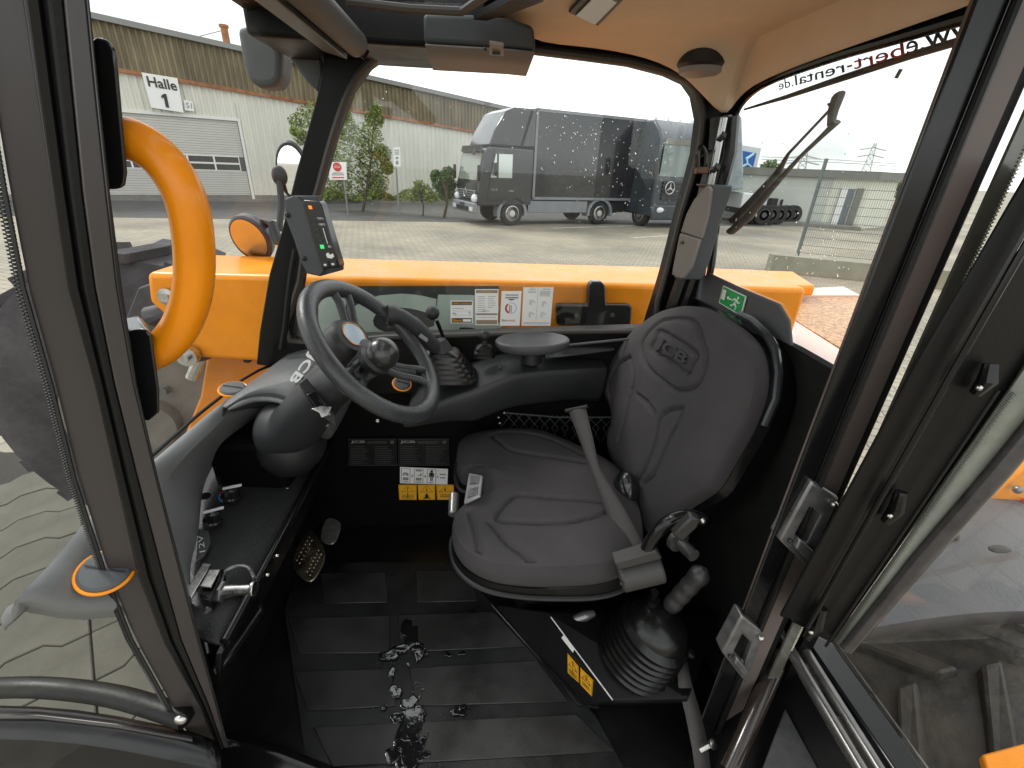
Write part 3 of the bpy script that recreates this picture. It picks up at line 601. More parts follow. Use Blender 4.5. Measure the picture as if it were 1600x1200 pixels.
# black T shaped guide plate bolted on the boom
out_=[(871,476),(917,476),(919,446),(924,440),(940,440),(946,446),(947,476),(984,476),(988,480),(986,508),(980,511),(873,509),(869,505),(869,480)]
gp=thing('boom_guide_plate','black T shaped guide plate bolted on the orange boom','guide plate',PY(928,508,YB-.03))
MB().prism([PY(x,y,YB-.032) for x,y in out_],(0,.03,0)).build('plate',mat('shiny black plastic',(.012,.012,.013),.25,coat=.5),gp,bevel=.006,seg=3)
for x in (901,957): MB().lathe([(.008,0),(.008,.004),(.004,.004),(.004,.002)],PY(x,492,YB-.034),(0,-1,0),14).build('screw',SIL,gp)
# boom nose dropping in front of the cab, with hose
ns_=thing('boom_nose','orange boom nose and tower dropping down in front of the windscreen','boom head',PY(380,600,1.72))
MB().prism([PY(x,y,1.70) for x,y in ((330,440),(480,440),(475,600),(430,680),(340,745),(285,775),(258,745),(288,680),(312,620),(322,560),(322,500))],(0,.3,0)).build('nose_casting',mat('orange dusty paint',(.70,.22,.015),.4,coat=.3,var=.15,vs=6,rvar=.1),ns_,bevel=.01)
MB().tube(catmull([PY(x,y,1.64) for x,y in ((326,505),(350,508),(375,512),(395,522),(408,540),(412,565))],6,False),.009,10).build('hose',RUB,ns_)
MB().tube(catmull([PY(x,y,1.66) for x,y in ((330,440),(342,480),(352,515),(358,545))],6,False),.006,8).build('weld_seam',ORA,ns_)
MB().box(PY(385,556,1.69),(.02,.02,.05)).build('black_mark',INK,ns_,smooth=False)
# front wheel and mudguard seen through the windscreen
fw=thing('front_wheel','big dusty front tyre seen through the windscreen behind the orange grab handle','wheel',(-1.75,1.95,0))
FC=V((-1.62,2.35,.92))
ty=MB().lathe([(.42,-.2),(.66,-.22),(.78,-.16),(.80,0),(.78,.16),(.66,.22),(.42,.2)],FC,(.1,-1,0),48).build('tyre',mat('dusty tyre',(.045,.04,.045),.85,bump=.8,bs=25,var=.5,vs=5),fw)
mb=MB()
for k in range(22):
    a=k*2*math.pi/22; e=V((math.cos(a),0,math.sin(a))); t_=V((-math.sin(a),0,math.cos(a)))
    for sg_ in (-1,1):
        c=FC+e*.80; mb.prism([c-t_*.035+V((0,sg_*.0,0)),c+t_*.035,c+t_*.11+V((0,sg_*.2,0))-e*.02,c+t_*.04+V((0,sg_*.2,0))-e*.02],e*.04)
mb.build('tread_lugs',MATS['dusty tyre'],ty,smooth=False,kind='stuff')
MB().lathe([(.42,0),(.40,.05),(.3,.02),(.12,.03),(.12,.1),(.01,.1)],FC+V((0,-.2,0)),(.1,-1,0),32).build('rim',mat('pale dusty rim',(.16,.15,.13),.6,var=.2),fw)
for k in range(6):
    a=k*1.047; MB().lathe([(.018,0),(.018,.03)],FC+V((math.cos(a)*.2,-.23,math.sin(a)*.2)),(0,-1,0),6).build('wheel_nut',SIL,fw)
# hydraulic elbow, linkage and hub pieces by the tyre
hy=thing('hydraulic_cylinder','dark hydraulic linkage with steel pins below the orange boom nose','hydraulics',PY(300,560,1.6))
MB().tube([PY(235,495,1.6),PY(262,485,1.6),PY(300,520,1.6),PY(318,560,1.6)],.035,12).build('cylinder_body',mat('dark dusty paint',(.06,.055,.06),.6,var=.3,vs=12),hy)
MB().lathe([(.035,0),(.035,.03),(.015,.03),(.015,.045)],PY(298,553,1.55),(0,-1,0),18).build('pin',MET,hy)
MB().tube([PY(325,500,1.62),PY(322,540,1.62),PY(300,590,1.62)],.022,10).build('rod',MET,hy)
MB().prism([PY(x,y,1.75) for x,y in ((215,450),(245,440),(268,500),(250,540),(215,560),(195,500))],(0,.05,0)).build('linkage_plate',MATS['dark dusty paint'],hy,bevel=.006)
# machine bonnet behind the cab
hd_=thing('engine_bonnet','orange rear bonnet with wet rusty brown top seen through the rear window','bonnet',(1.9,2.2,1.1))
def HZ(x,y,z): return PZ(x,y,z)
z1=1.62
MB().prism([HZ(1090,446,z1),HZ(1275,446,z1),HZ(1240,424,z1),HZ(1090,418,z1)],(0,0,-.06)).build('boom_rear_cover',ORA,hd_,bevel=.012)
ml_=MB().prism([HZ(1150,455,z1-.08),HZ(1318,447,z1-.08),HZ(1346,461,z1-.08),HZ(1190,462,z1-.08)],(0,0,-.05)); ml_.build('pale_edge_panel',mat('pale pinkish orange paint',(.62,.40,.32),.25,coat=.5),hd_,bevel=.008)
WETB=mat('wet rusty brown top',(.30,.11,.03),.22,col2=(.75,.45,.22),vs=55,bump=.9,bs=70,rvar=.15,bdist=.01)
MB().prism([HZ(1190,462.5,z1-.09),HZ(1360,462,z1-.09),HZ(1340,560,z1-.09),HZ(1250,505,z1-.09)],(0,0,-.05)).build('wet_top',WETB,hd_,smooth=False)
MB().prism([HZ(1180,462,z1-.08),HZ(1250,505,z1-.08),HZ(1340,562,z1-.08),HZ(1320,600,z1-.08),HZ(1150,520,z1-.08)],(0,0,-.3)).build('side_flange',MATS['pale pinkish orange paint'],hd_,bevel=.008)
# rear wheel and mudguard beside the door
rw=thing('rear_wheel','large muddy rear tyre with chunky lugs behind the open door glass','wheel',(1.15,.2,0))
RC=V((1.34,.60,.53)); rr_=.60
MUD=mat('muddy tyre rubber',(.022,.02,.018),.7,bump=.8,bs=25,col2=(.10,.088,.07),vs=7,rvar=.2)
ty=MB().lathe([(.3,-.21),(.52,-.24),(.585,-.2),(rr_,0),(.585,.2),(.52,.24),(.3,.21)],RC,(0,-1,0),48).build('tyre',MUD,rw)
lm=None
for k in range(20):
    a=k*2*math.pi/20+.05
    for sg_ in (-1,1):
        aa=a+(.157 if sg_>0 else 0)
        e=V((math.cos(aa),0,math.sin(aa))); t_=V((-math.sin(aa),0,math.cos(aa)))
        e2=V((math.cos(aa+.3),0,math.sin(aa+.3))); t2=V((-math.sin(aa+.3),0,math.cos(aa+.3)))
        A=RC+e*(rr_-.01)-V((0,sg_*.0,0)); B=RC+e2*(rr_-.045)+V((0,-sg_*.23,0))
        mb=MB(); mb.add([A-t_*.03,A+t_*.03,B+t2*.04,B-t2*.04,A-t_*.022+e*.045,A+t_*.022+e*.045,B+t2*.03+e2*.05,B-t2*.03+e2*.05],[(0,1,2,3),(4,7,6,5),(0,4,5,1),(1,5,6,2),(2,6,7,3),(3,7,4,0)])
        mb.build('tread_lug',MUD,ty,smooth=False,bevel=.006,seg=1)
MB().lathe([(.3,0),(.28,.03),(.2,-.05),(.1,-.05),(.1,.02),(.01,.02)],RC+V((0,-.2,0)),(0,-1,0),32).build('rim',ORA,rw)
FEN=mat('weathered grey mudguard plastic',(.095,.088,.095),.5,var=.14,vs=3,bump=.2,bs=120,rvar=.1)
mg=thing('mudguard','smooth grey mudguard over the rear tyre seen through the door glass','mudguard',(1.5,.6,1.1))
rows=[]
for (a,b,z) in (((1335,1003),(1640,975),1.22),((1340,985),(1640,955),1.27),((1380,925),(1640,868),1.30),((1385,915),(1640,855),1.29),((1410,880),(1640,790),1.31),((1440,800),(1640,700),1.32),((1480,700),(1640,640),1.30)):
    p,q_=PZ(*a,z),PZ(*b,z); rows.append([p.lerp(q_,t)+V((0,0,.02*math.sin(t*3.1))) for t in np.linspace(0,1,14)])
MB().grid(rows).build('guard_shell',FEN,mg,solid=.012)
MB().ball(PZ(1480,835,1.33),(.03,.02,.012),12,8).build('rubber_plug',RUB,mg)
MB().ball(PZ(1562,858,1.35),(.03,.012,.008),12,8).build('oval_recess',INK,mg)
ob=thing('chassis_side','orange chassis side with red lettering mark far right behind the door','chassis',PY(1580,790,.9))
q=[PY(x,y,.95) for x,y in ((1530,800),(1640,850),(1640,700),(1575,755))]
MB().prism(q,(0,.08,0)).build('side_plate',ORA,ob,bevel=.005)
MB().tube([PY(1562,800,.94),PY(1590,806,.94),PY(1600,780,.94)],.005,6).build('red_mark',REDI,ob)
MB().ball(PY(1590,765,.93),.012,10,8).build('bolt',SIL,ob)
q=[PZ(x,y,1.16) for x,y in ((1535,1178),(1640,1150),(1640,1260),(1560,1260))]
MB().prism(q,(0,0,-.02)).build('step_plate',ORA,label='orange step plate at the bottom right corner below the tyre',cat='step',bevel=.004)
# outside mirrors
mr=thing('wing_mirror','round black wing mirror reflecting orange beyond the windscreen','mirror',PY(400,365,1.9))
c=PY(394,372,1.9); MIR=mat('mirror glass',(.9,.9,.9),.03,metal=1)
MB().lathe([(.02,.06),(.06,.05),(.08,.02),(.084,-.01),(.078,-.018)],c,(.15,.9,.35),28,sx=.95,sy=1.15).build('mirror_housing',mat('dark blue grey plastic',(.04,.045,.06),.35),mr)
MB().lathe([(.0,0),(.07,0)],c+V((-.004,-.02,-.002)),(.15,.9,.35),28,sx=.95,sy=1.15,cap=False).build('mirror_glass',mat('tinted mirror glass',(.5,.5,.52),.04,metal=1),mr)
MB().tube([c+V((.05,0,.06)),PY(425,350,1.88),PY(436,380,1.85)],.018,8).build('mirror_arm',BLK,mr)
mr=thing('wing_mirror','black framed mirror with bright white glass beside the dark cab pillar','mirror',PY(452,262,2.2))
c=PY(458,268,2.2)
MB().lathe([(.01,.03),(.06,.03),(.07,0),(.065,-.012)],c,(0,1,0),24,sy=1.7).build('mirror_housing',PLA,mr)
MB().lathe([(0.0,0),(.058,0)],c+V((0,-.014,0)),(0,1,0),24,sy=1.7,cap=False).build('mirror_glass',MIR,mr)
MB().ball(PY(436,275,2.18),(.03,.02,.04)).build('bracket_joint',PLA,mr)
MB().tube([PY(436,275,2.18),PY(440,320,2.15),PY(436,360,2.1)],.014,8).build('mirror_arm',PLA,mr)

# ================================================================ THE CAB SHELL
YW=1.30; XR=.64; YD=.55; ZF=.95
cabf=thing('cab_frame','black painted cab frame with pillars around the large windows','cab frame',(0,.9,ZF))
# far wall with the big rounded window
g_in=[(455,531),(470,440),(484,350),(500,292),(523,210),(549,140),(575,104),(605,82),(661,76),(750,76),(838,80),(920,90),(987,99),(1045,114),(1075,128),(1089,148),(1096,185),(1089,240),(1076,290),(1062,337),(1050,385),(1038,430),(1026,470),(1012,513),(900,517),(760,521),(600,526)]
g_out=[(400,570),(405,520),(420,430),(440,360),(462,270),(495,150),(505,90),(520,20),(640,-30),(750,-40),(850,-60),(950,-60),(1030,-20),(1080,20),(1130,60),(1160,100),(1170,150),(1150,185),(1135,240),(1125,290),(1118,337),(1108,400),(1095,480),(1060,600),(900,600),(760,600),(600,600)]
gi=[PY(x,y,YW) for x,y in g_in]; go=[PY(x,y,YW) for x,y in g_out]
MB().ring(gi,go,(0,.05,0)).build('far_wall_frame',BLKM,cabf,bevel=.004)
gk=catmull(gi,3); cen=sum(gk,V())/len(gk); GSK=mat('grey brown window seal',(.045,.038,.032),.5)
MB().tube([p+(p-cen).normalized()*.002+V((0,-.004,0)) for p in gk],.009,8,closed=True).build('window_seal',GSK,cabf)
wg=thing('far_side_window','large rounded cab window facing the yard with rain drops','window',cen)
MB().prism([p+V((0,.02,0)) for p in gk],(0,.005,0)).build('glass_pane',GLASS,wg,smooth=False)
mb=MB(); rnd=random.Random(11)
for k in range(300):
    if rnd.random()<.75: x=rnd.gauss(950,70); y=rnd.gauss(225+.35*(x-900),55)
    else: x=rnd.uniform(560,1080); y=rnd.uniform(120,400)
    if not(560<x<1075 and 120<y<400): continue
    c=PY(x,y,YW+.027); r_=rnd.uniform(.0005,.0014); mb.ball(c,(r_,r_*.6,r_*rnd.uniform(1,1.7)),7,5)
mb.build('rain_drops',DROP,wg,kind='stuff')
# bevel pieces: far wall below the window, kick panel
FWL=thing('lower_side_wall','plain black lower side wall behind the seat and pedals','wall',(0,YW,ZF))
MB().bx((-.62,YW-.0,ZF),(.64,YW+.04,1.66)).build('wall_panel',mat('matt black trim',(.003,.003,.003),.55,bump=.2,bs=300,rvar=.1,spec=.12),FWL,smooth=False)
# door opening posts
ys_=[-160,0,150,300,450,600,750,900,1000,1100,1168]
RE=[125,140,155,172,191,214,248,287,313,340,358]
_pz=[PY(x,y,YD) for x,y in zip(RE,ys_)]
def postx(z): return float(np.interp(z,[p.z for p in _pz][::-1],[p.x for p in _pz][::-1]))
def band(name,xl_,xr_,y0,dep,mt,parent,bev=.002,rnd_=0):
    L_=[PY(x,y,y0) for x,y in zip(xl_,ys_)]; R_=[PY(x,y,y0) for x,y in zip(xr_,ys_)]
    ang_=V((-.78*dep,dep,0)); M_=[(a+b)/2+V((0,-rnd_,0)) for a,b in zip(L_,R_)]
    cols=[L_,M_,R_] if rnd_ else [L_,R_]
    MB().grid([list(c) for c in zip(*(cols+[[p+ang_ for p in R_],[p+ang_ for p in L_]]))],close=True).build(name,mt,parent,bevel=bev)
ap=thing('front_door_pillar','slanting glossy black front door pillar with brown grey reflections painted on its faces left of the grab handle','pillar',(postx(.95),YD,.93))
BR_=[119,135,150,166,183,209,245,283,309,337,355]; BL_=[86,100,115,130,150,180,217,256,284,326,350]; KL_=[18,35,58,82,105,148,181,215,255,312,342]; FL_=[-75,-40,-18,8,37,80,117,166,206,262,300]
MID=[(a*.45+b*.55) for a,b in zip(BL_,KL_)]
band('pillar_edge',BR_,RE,YD-.008,.05,BLK,ap)
band('pillar_face',BL_,BR_,YD-.003,.04,BRN,ap)
band('seal_channel',MID,BL_,YD+.006,.03,RUB,ap,rnd_=.004)
band('door_seal',KL_,MID,YD+.004,.03,BLK,ap,.003,rnd_=.008)
# corner glass left of the pillar with dotted ceramic edge
cg=thing('corner_window','curved corner glass left of the front door pillar with dotted black border','window',(-.75,YD,.98))
zz=np.linspace(1.05,2.5,24)
_fz=[PY(x,y,YD) for x,y in zip(FL_,ys_)]; _kz=[PY(x,y,YD+.012) for x,y in zip(KL_,ys_)]
def fr_in(z): return float(np.interp(z,[p.z for p in _kz][::-1],[p.x for p in _kz][::-1]))
def fr_out(z): return float(np.interp(z,[p.z for p in _fz][::-1],[p.x for p in _fz][::-1]))
MB().grid([[V((fr_in(z)+.004,YD+.012,z)),V((fr_out(z),YD+.006,z))] for z in zz]).build('ceramic_border',BRN,cg,solid=.004,smooth=False)
MB().grid([[V((fr_in(z),YD+.024,z)),V((-.75,YD-.01,z)),V((-1.25,YD-.1,z))] for z in zz]).build('glass_pane',GLASSD,cg,smooth=True)
mb=MB()
for k in range(330):
    z=1.06+k*1.42/330; x=fr_out(z)
    for j,(dx,r_) in enumerate(((.002,.0021),(.0065,.0016),(.0105,.001))):
        mb.prism([V((x-dx-r_,YD+.001,z+(j%2)*.002-r_)),V((x-dx+r_,YD+.001,z+(j%2)*.002-r_)),V((x-dx+r_,YD+.001,z+(j%2)*.002+r_)),V((x-dx-r_,YD+.001,z+(j%2)*.002+r_))],(0,.002,0))
mb.build('dotted_edge',INK,cg,kind='stuff',smooth=False)
# sill pieces at the lower left
sl=thing('door_sill','glossy black lower door sill and rubber bar at the bottom left','sill',(-.6,.5,.85))
def bar(pts,z,r,name,mt,flat=1): MB().tube(catmull([PZ(x,y,z) for x,y in pts],6,False),r,14,flat=flat).build(name,mt,sl)
bar(((-60,1078),(60,1074),(180,1088),(292,1122)),1.18,.020,'rubber_bar',RUB,.8)
MB().ball(PZ(283,1124,1.2),(.012,.008,.01)).build('chrome_stud',MET,sl)
rows=[[PZ(x,y,z) for x,y in ((-80,yy+0),(60,yy),(180,yy+14),(350,yy+52))] for yy,z in ((1098,1.13),(1112,1.14),(1150,1.13),(1215,1.05),(1300,.9))]
MB().grid(rows).build('sill_body',BLK,sl,solid=.01,sub=1)
MB().grid([[PZ(-80,1112,1.15),PZ(60,1112,1.15),PZ(180,1126,1.15),PZ(300,1150,1.15)],[PZ(-80,1122,1.15),PZ(60,1122,1.15),PZ(180,1136,1.15),PZ(300,1158,1.15)]]).build('sill_edge',BRN,sl,solid=.004)
rows=[[PZ(x,y,z) for x,y in ((330,yy),(400,yy+12),(480,yy+42),(620,yy+100))] for yy,z in ((1143,1.0),(1153,1.01),(1172,1.0),(1230,.95),(1330,.85))]
MB().grid(rows).build('entry_step_edge',BLK,sl,solid=.01,sub=1)
# ---- B pillar: vertical member with strips
def vband(x0,x1,y0,y1,z0=.75,z1=2.6): return MB().bx((x0,y0,z0),(x1,y1,z1))
bp=thing('rear_door_pillar','black vertical rear door pillar with a painted brown grey reflection strip beside the open door','pillar',(.55,YD,.75))
def XB(px,py): return PY(px,py,YD).x
MB().prism([V((.499,YD,.75)),V((.541,YD,.75)),V((.60,YD+.055,.75)),V((.556,YD+.055,.75))],(0,0,1.85)).build('pillar_face',BLK,bp,bevel=.006,seg=3)
MB().tube([V((.544,YD-.004,.75)),V((.544,YD-.004,2.6))],.0055,8).build('edge_seal',RUB,bp)
MB().bx((.550,YD+.006,.75),(.592,YD+.06,2.6)).build('glossed_strip',mat('pillar strip reflection colour',(.13,.105,.096),.4),bp,smooth=False)  # the strip's brown is a reflection painted as base colour
MB().bx((.592,YD+.012,.75),(.612,YD+.06,2.6)).build('rubber_channel',RUB,bp,bevel=.003)
MB().bx((.612,YD+.0,.75),(.634,YD+.004,2.6)).build('trim_glass',mat('greyish glass strip',(.12,.118,.1),.2,var=.3,vs=14,coat=.5),bp,smooth=False)
mb=MB()
for k in range(300):
    z=1.3+k*.0042; mb.prism([V((.630,YD-.002,z)),V((.634,YD-.002,z)),V((.634,YD-.002,z+.0022)),V((.630,YD-.002,z+.0022))],(0,.001,0))
mb.build('dotted_edge',mat('pale dots',(.55,.53,.4),.5),bp,smooth=False,kind='stuff')
# latch striker brackets
def striker(px4,label):
    q=[PY(x,y,YD-.01) for x,y in px4]; o=thing('latch_bracket',label,'latch',(q[0]+q[1])/2)
    def r_(a,b,c,d): return [bil(q,a,b),bil(q,c,b),bil(q,c,d),bil(q,a,d)]
    MB().ring(r_(.3,.25,.72,.68),r_(0,0,1,1),(0,.03,0)).build('bracket',SIL,o,bevel=.004)
    MB().prism(r_(.3,.25,.72,.68),(0,.002,0)).build('slot_backing',INK,o,smooth=False)
    for o_ in o.children:
        if o_.name.startswith('slot'): o_.location=(0,.022,0)
    MB().prism(r_(.3,.1,.8,.25),(0,-.012,0)).build('catch_lip',SIL,o,bevel=.003)
    MB().ball(bil(q,.85,.9)+V((0,-.004,0)),.006,10,8).build('screw',MET,o)
    MB().ball(bil(q,.2,.12)+V((0,-.003,0)),.004,10,8).build('screw',INK,o)
striker([(1218,845),(1262,888),(1312,778),(1270,752)],'upper silver grey latch bracket on the rear door pillar')
striker([(1128,1020),(1165,1068),(1195,990),(1160,962)],'lower silver grey latch bracket on the rear door pillar')
# ---- open door, folded back, seen edge on
dr_=thing('open_cab_door','opened upper cab door with black frame and glass folded back at the right','door',(.66,.5,1.28))
def D5(x,y,Y=.50): return PY(x,y,Y)
q=[D5(1196,1010),D5(1262,1040),D5(1590,560),D5(1640,440),D5(1640,250),D5(1570,340)]
MB().prism([D5(1215,965),D5(1255,975),D5(1468,600),D5(1660,270),D5(1620,240),D5(1412,600)],(.037,.03,0)).build('inner_stile',BLKM,dr_,bevel=.006)
MB().tube([D5(1262,980,.488),D5(1478,600,.488),D5(1668,270,.488)],.004,8).build('stile_edge',BLK,dr_)
MB().prism([D5(1232,972,.505),D5(1300,1005,.505),D5(1580,610,.505),D5(1700,425,.505),D5(1680,270,.505),D5(1440,600,.505)],(.030,.025,0)).build('outer_stile',BLKM,dr_,bevel=.006)
for (x,y) in ((1538,590),(1398,790),(1275,972)):
    a=D5(x-14,y+24,.495); b=D5(x+10,y-22,.495)
    MB().tube([a,(a+b)/2+V((0,-.006,0)),b],[.007,.011,.008],10).build('hinge_pin',BLK,dr_); MB().ball(D5(x-8,y+16,.484),.004,8,6).build('screw',MET,dr_)
MB().tube([D5(1290,1010,.49),D5(1500,700,.49),D5(1560,610,.49)],.0022,6).build('bead',RUB,dr_)
# bottom rails running towards the viewer
zr_=1.28
r0=PZ(1205,965,zr_); r1=PZ(1350,1210,zr_); dv=(r1-r0).normalized()
MB().tube([r0,r0+dv*.6],.0105,14).build('bottom_rail',mat('worn grey rail',(.16,.155,.15),.3,metal=.7,var=.25,vs=20,rvar=.1),dr_)
r2=PZ(1232,975,zr_-.005); MB().tube([r2,r2+dv*.6],.0105,14).build('bottom_rail',MATS['worn grey rail'],dr_)
c0=PZ(1244,975,zr_); c1=PZ(1303,1004,zr_)
MB().prism([c0,c1,c1+V((-.012,-.5,0)),c0+V((-.012,-.5,0))],(0,0,-.03)).build('bottom_frame',BLK,dr_,bevel=.006)
MB().tube([c1+V((.002,0,.003)),c1+V((-.010,-.5,.003))],.0022,6).build('glass_edge',MATS['worn grey rail'],dr_)
# door glass
gq=[c1+V((.0,0,0)),c1+V((-.011,-.5,0)),V((c1.x-.011,c1.y-.5,2.0)),D5(1700,425)+V((.0,0,0)),D5(1580,610)]
MB().face([c1,c1+V((.35,-.0,0)),D5(1900,610),D5(1585,610)]).build('glass_pane',GLASSD,dr_,solid=.005,smooth=False)
FRT=mat('dotted border green grey',(.20,.21,.18),.45,var=.25,vs=12)
aa=[(1303,1003),(1400,868),(1500,722),(1580,608),(1660,495)]; bb=[(1322,1010),(1432,870),(1536,745),(1625,640),(1720,540)]
MB().grid([[D5(*p,.497) for p in aa],[D5(*p,.497) for p in bb]]).build('glass_border',FRT,dr_,solid=.002)
mb=MB()
for k in range(170):
    t=k/170; A=D5(*aa[0],.494).lerp(D5(*aa[3],.494),t); B=D5(*bb[0],.494).lerp(D5(*bb[3],.494),t); d_=(B-A).normalized(); u_=(D5(*aa[3],.494)-D5(*aa[0],.494)).normalized()
    mb.prism([A,A+d_*(.012+.003*(k%2)),A+d_*.006+u_*.0012],(0,.001,0))
mb.build('saw_tooth_edge',INK,dr_,smooth=False,kind='stuff')
MB().tube([D5(1322,1014,.49),D5(1440,872,.49),D5(1560,735,.49),D5(1700,565,.49)],[.010,.013,.014,.014],12).build('diagonal_bar',mat('scuffed dark tube',(.05,.045,.045),.3,var=.4,vs=30,coat=.3),dr_)  # dark tube laid diagonally along the door glass
# lower half of the door and cab side under it
ld=thing('lower_cab_side','black lower cab side panel below the open door','panel',(.75,.45,.3))
MB().prism([PZ(1060,1200,.93),PZ(1205,985,1.2),PZ(1218,1000,1.2),PZ(1350,1230,1.2),PZ(1250,1330,1.1),PZ(1060,1330,.93)],(0,0,-.04)).build('side_panel',BLKM,ld,bevel=.004)
MB().tube([PZ(1140,1205,1.1),PZ(1190,1090,1.18),PZ(1225,1010,1.22)],.018,12).build('round_tube',mat('black with reflected brown colour',(.03,.022,.018),.2,coat=.5),ld)  # reflected brown is mixed into the tube's black
MB().prism([PZ(1225,1110,1.16),PZ(1290,1230,1.16),PZ(1180,1230,1.16)],(0,0,.008)).build('gusset_plate',mat('scuffed grey black',(.05,.05,.05),.45,var=.4,vs=20),ld,bevel=.002)
# ---- rear window
rin=[(1112,412),(1118,360),(1128,300),(1138,235),(1145,190),(1160,160),(1200,129),(1300,91),(1407,59),(1600,0)]
rw_=thing('rear_window','rear cab window with mirrored web address and wiper behind it','window',(XR,.9,1.8))
low=[(1112,424),(1130,438),(1162,450),(1222,475),(1237,501),(1241,540),(1293,572),(1420,640)]
pane=[PX(x,y,XR+.01) for x,y in rin]+[PX(1640,300,XR+.01)]+[PX(x,y,XR+.01) for x,y in low[::-1]]
MB().prism(pane,(.005,0,0)).build('glass_pane',GLASS,rw_,smooth=False)
TXA=PX(1216,139,XR+.006); 
def rt(x0,y0,x1,y1,xt,yt,s,mt,name): 
    text_quad(s,PX(x0,y0,XR+.02),PX(x1,y1,XR+.02),PX(xt,yt,XR+.02),mt,rw_,name=name,bold=.01,up=(-1,0,0),lift=-.0)
TX=mat('dark lettering',(.05,.05,.06),.5)
# the address is stuck on the outside, so it reads from behind: baseline runs from the right to the left here
def _by(x): return 141-(x-1217)*.272
def rtt(x0,x1,s_,mt,asc):
    h0=12+(x0-1217)*.040; h0*=asc
    rt(x0,_by(x0),x1,_by(x1),x0-h0*.12,_by(x0)-h0,s_,mt,'lettering')
rtt(1585,1438,'www.',TX,1.0); rtt(1436,1417,'e',TX,1.0); rtt(1414,1335,'bert',REDI,1.12); rt(1332,_by(1332)-6,1324,_by(1324)-6,1331,_by(1332)-9,'-',REDI,'lettering'); rtt(1320,1243,'rental',TX,1.12); rtt(1240,1217,'.de',TX,1.12)
mb=MB(); rnd=random.Random(3)
for k in range(110):
    c=PX(rnd.uniform(1125,1330),rnd.gauss(395,25) if rnd.random()<.5 else rnd.uniform(190,420),XR+.017); r_=rnd.uniform(.0007,.0018); mb.ball(c,(r_*.6,r_,r_*1.3),7,5)
mb.build('rain_drops',DROP,rw_,kind='stuff')
# frame strips of the rear wall
MB().tube(catmull([PX(x,y,XR) for x,y in ((1100,470),(1112,412),(1118,360),(1128,300),(1138,235),(1145,190),(1160,158),(1200,127),(1300,89),(1407,57),(1545,16),(1620,-8))],5,False),.0095,10).build('rear_window_frame',BLK,cabf)
_fl=[(1138,235),(1145,190),(1160,156),(1200,124),(1300,86),(1407,54),(1545,13),(1640,-16)]
_fp=[PX(x,y,XR+.012) for x,y in _fl]
MB().grid([_fp,[V((p.x,p.y,2.47)) for p in _fp]]).build('rear_header_panel',BLKM,cabf,solid=.01)
# corner pillar
cp=[(1126,182),(1122,240),(1108,290),(1092,350),(1075,420),(1045,505)]
MB().tube([PY(x,y,1.27) for x,y in cp],.026,10).build('corner_pillar',BLK,cabf)
MB().tube([PY(x+16,y,1.25) for x,y in cp],.02,10).build('corner_pillar',BLK,cabf)
CHR=mat('polished dark steel',(.35,.35,.35),.15,metal=1)
gr_=thing('steel_guide_rod','polished steel rod standing in the rear corner of the cab','rod',PY(1105,290,1.2))
MB().tube([PY(1131,184,1.2),PY(1108,300,1.2)],.0085,12).build('rod',CHR,gr_)
for y in (213,262): MB().tube([PY(1124-(y-213)*.2,y-2,1.195),PY(1129-(y-213)*.2,y+3,1.195)],.012,8).build('clip',PLA,gr_)
hk=thing('coat_hook','small black hook on the corner pillar above the grey box','hook',PY(1095,262,1.2))
MB().tube(catmull([PY(x,y,1.2) for x,y in ((1090,262),(1090,240),(1096,230),(1102,240),(1101,262))],5,False),.006,8).build('hook_loop',BLK,hk)
MB().box(PY(1096,266,1.2),(.03,.02,.016)).build('hook_base',mat('brown plastic',(.12,.06,.03),.4),hk,bevel=.003)
MB().tube([PY(1088,246,1.2),PY(1112,236,1.2)],.004,8).build('hook_bar',BLK,hk)
# grey box on the pillar
gb=thing('pillar_speaker_box','grey plastic box with hinged lower flap on the rear corner pillar','box',PY(1075,440,1.2))
f1=[(1107,291),(1113,300),(1104,345),(1096,380),(1082,372),(1066,366),(1078,330)]
f1=[(1105,289),(1112,295),(1107,335),(1096,374),(1063,363),(1072,335),(1084,312)]
MB().prism([PY(x,y,1.14) for x,y in f1],(.035,.05,0)).build('upper_cover',PLL,gb,bevel=.004,seg=3)
f2=[(1062,364),(1094,374),(1080,420),(1068,436),(1054,434),(1050,424)]
MB().prism([PY(x,y,1.135) for x,y in f2],(.035,.05,0)).build('lower_flap',PLL,gb,bevel=.004,seg=3)
f3=[(1105,289),(1145,290),(1144,300),(1125,350),(1112,400),(1098,438),(1064,437),(1080,420),(1096,374),(1107,335),(1112,295)]
MB().prism([PY(x,y,1.16) for x,y in f3],(.0,.07,0)).build('box_side',PLG,gb,bevel=.004,seg=3)
MB().ball(PY(1067,379,1.13),.004,8,6).build('screw',INK,gb)
# exit sign board and felt lined rear wall
eb=thing('rear_trim_board','grey rounded trim board under the rear window','trim panel',PX(1160,500,XR-.015))
et=[(1072,447),(1112,427),(1162,450),(1222,475),(1237,501),(1241,541),(1190,514),(1132,487),(1076,458)]
MB().prism([PX(x,y,XR-.012) for x,y in et],(-.008,0,0)).build('board',PLG,eb,bevel=.003,seg=3)
es=thing('emergency_exit_sign','green emergency exit sticker with white running figure and arrow','sign',PX(1145,490,XR-.025))
q=[PX(x,y,XR-.024) for x,y in ((1123,473),(1158,494),(1166,463),(1130,446))]; n=V((-1,0,0))
MB().prism(q,(.002,0,0)).build('sticker_edge',WHT,es,smooth=False)
q2=[bil(q,.04,.05),bil(q,.96,.05),bil(q,.96,.95),bil(q,.04,.95)]
MB().prism([p+n*.001 for p in q2],(.001,0,0)).build('green_field',GRN,es,smooth=False)
prints(q,[(.09,.3,.24,.85)],n,.0025).build('door_symbol',WHT,es,smooth=False)
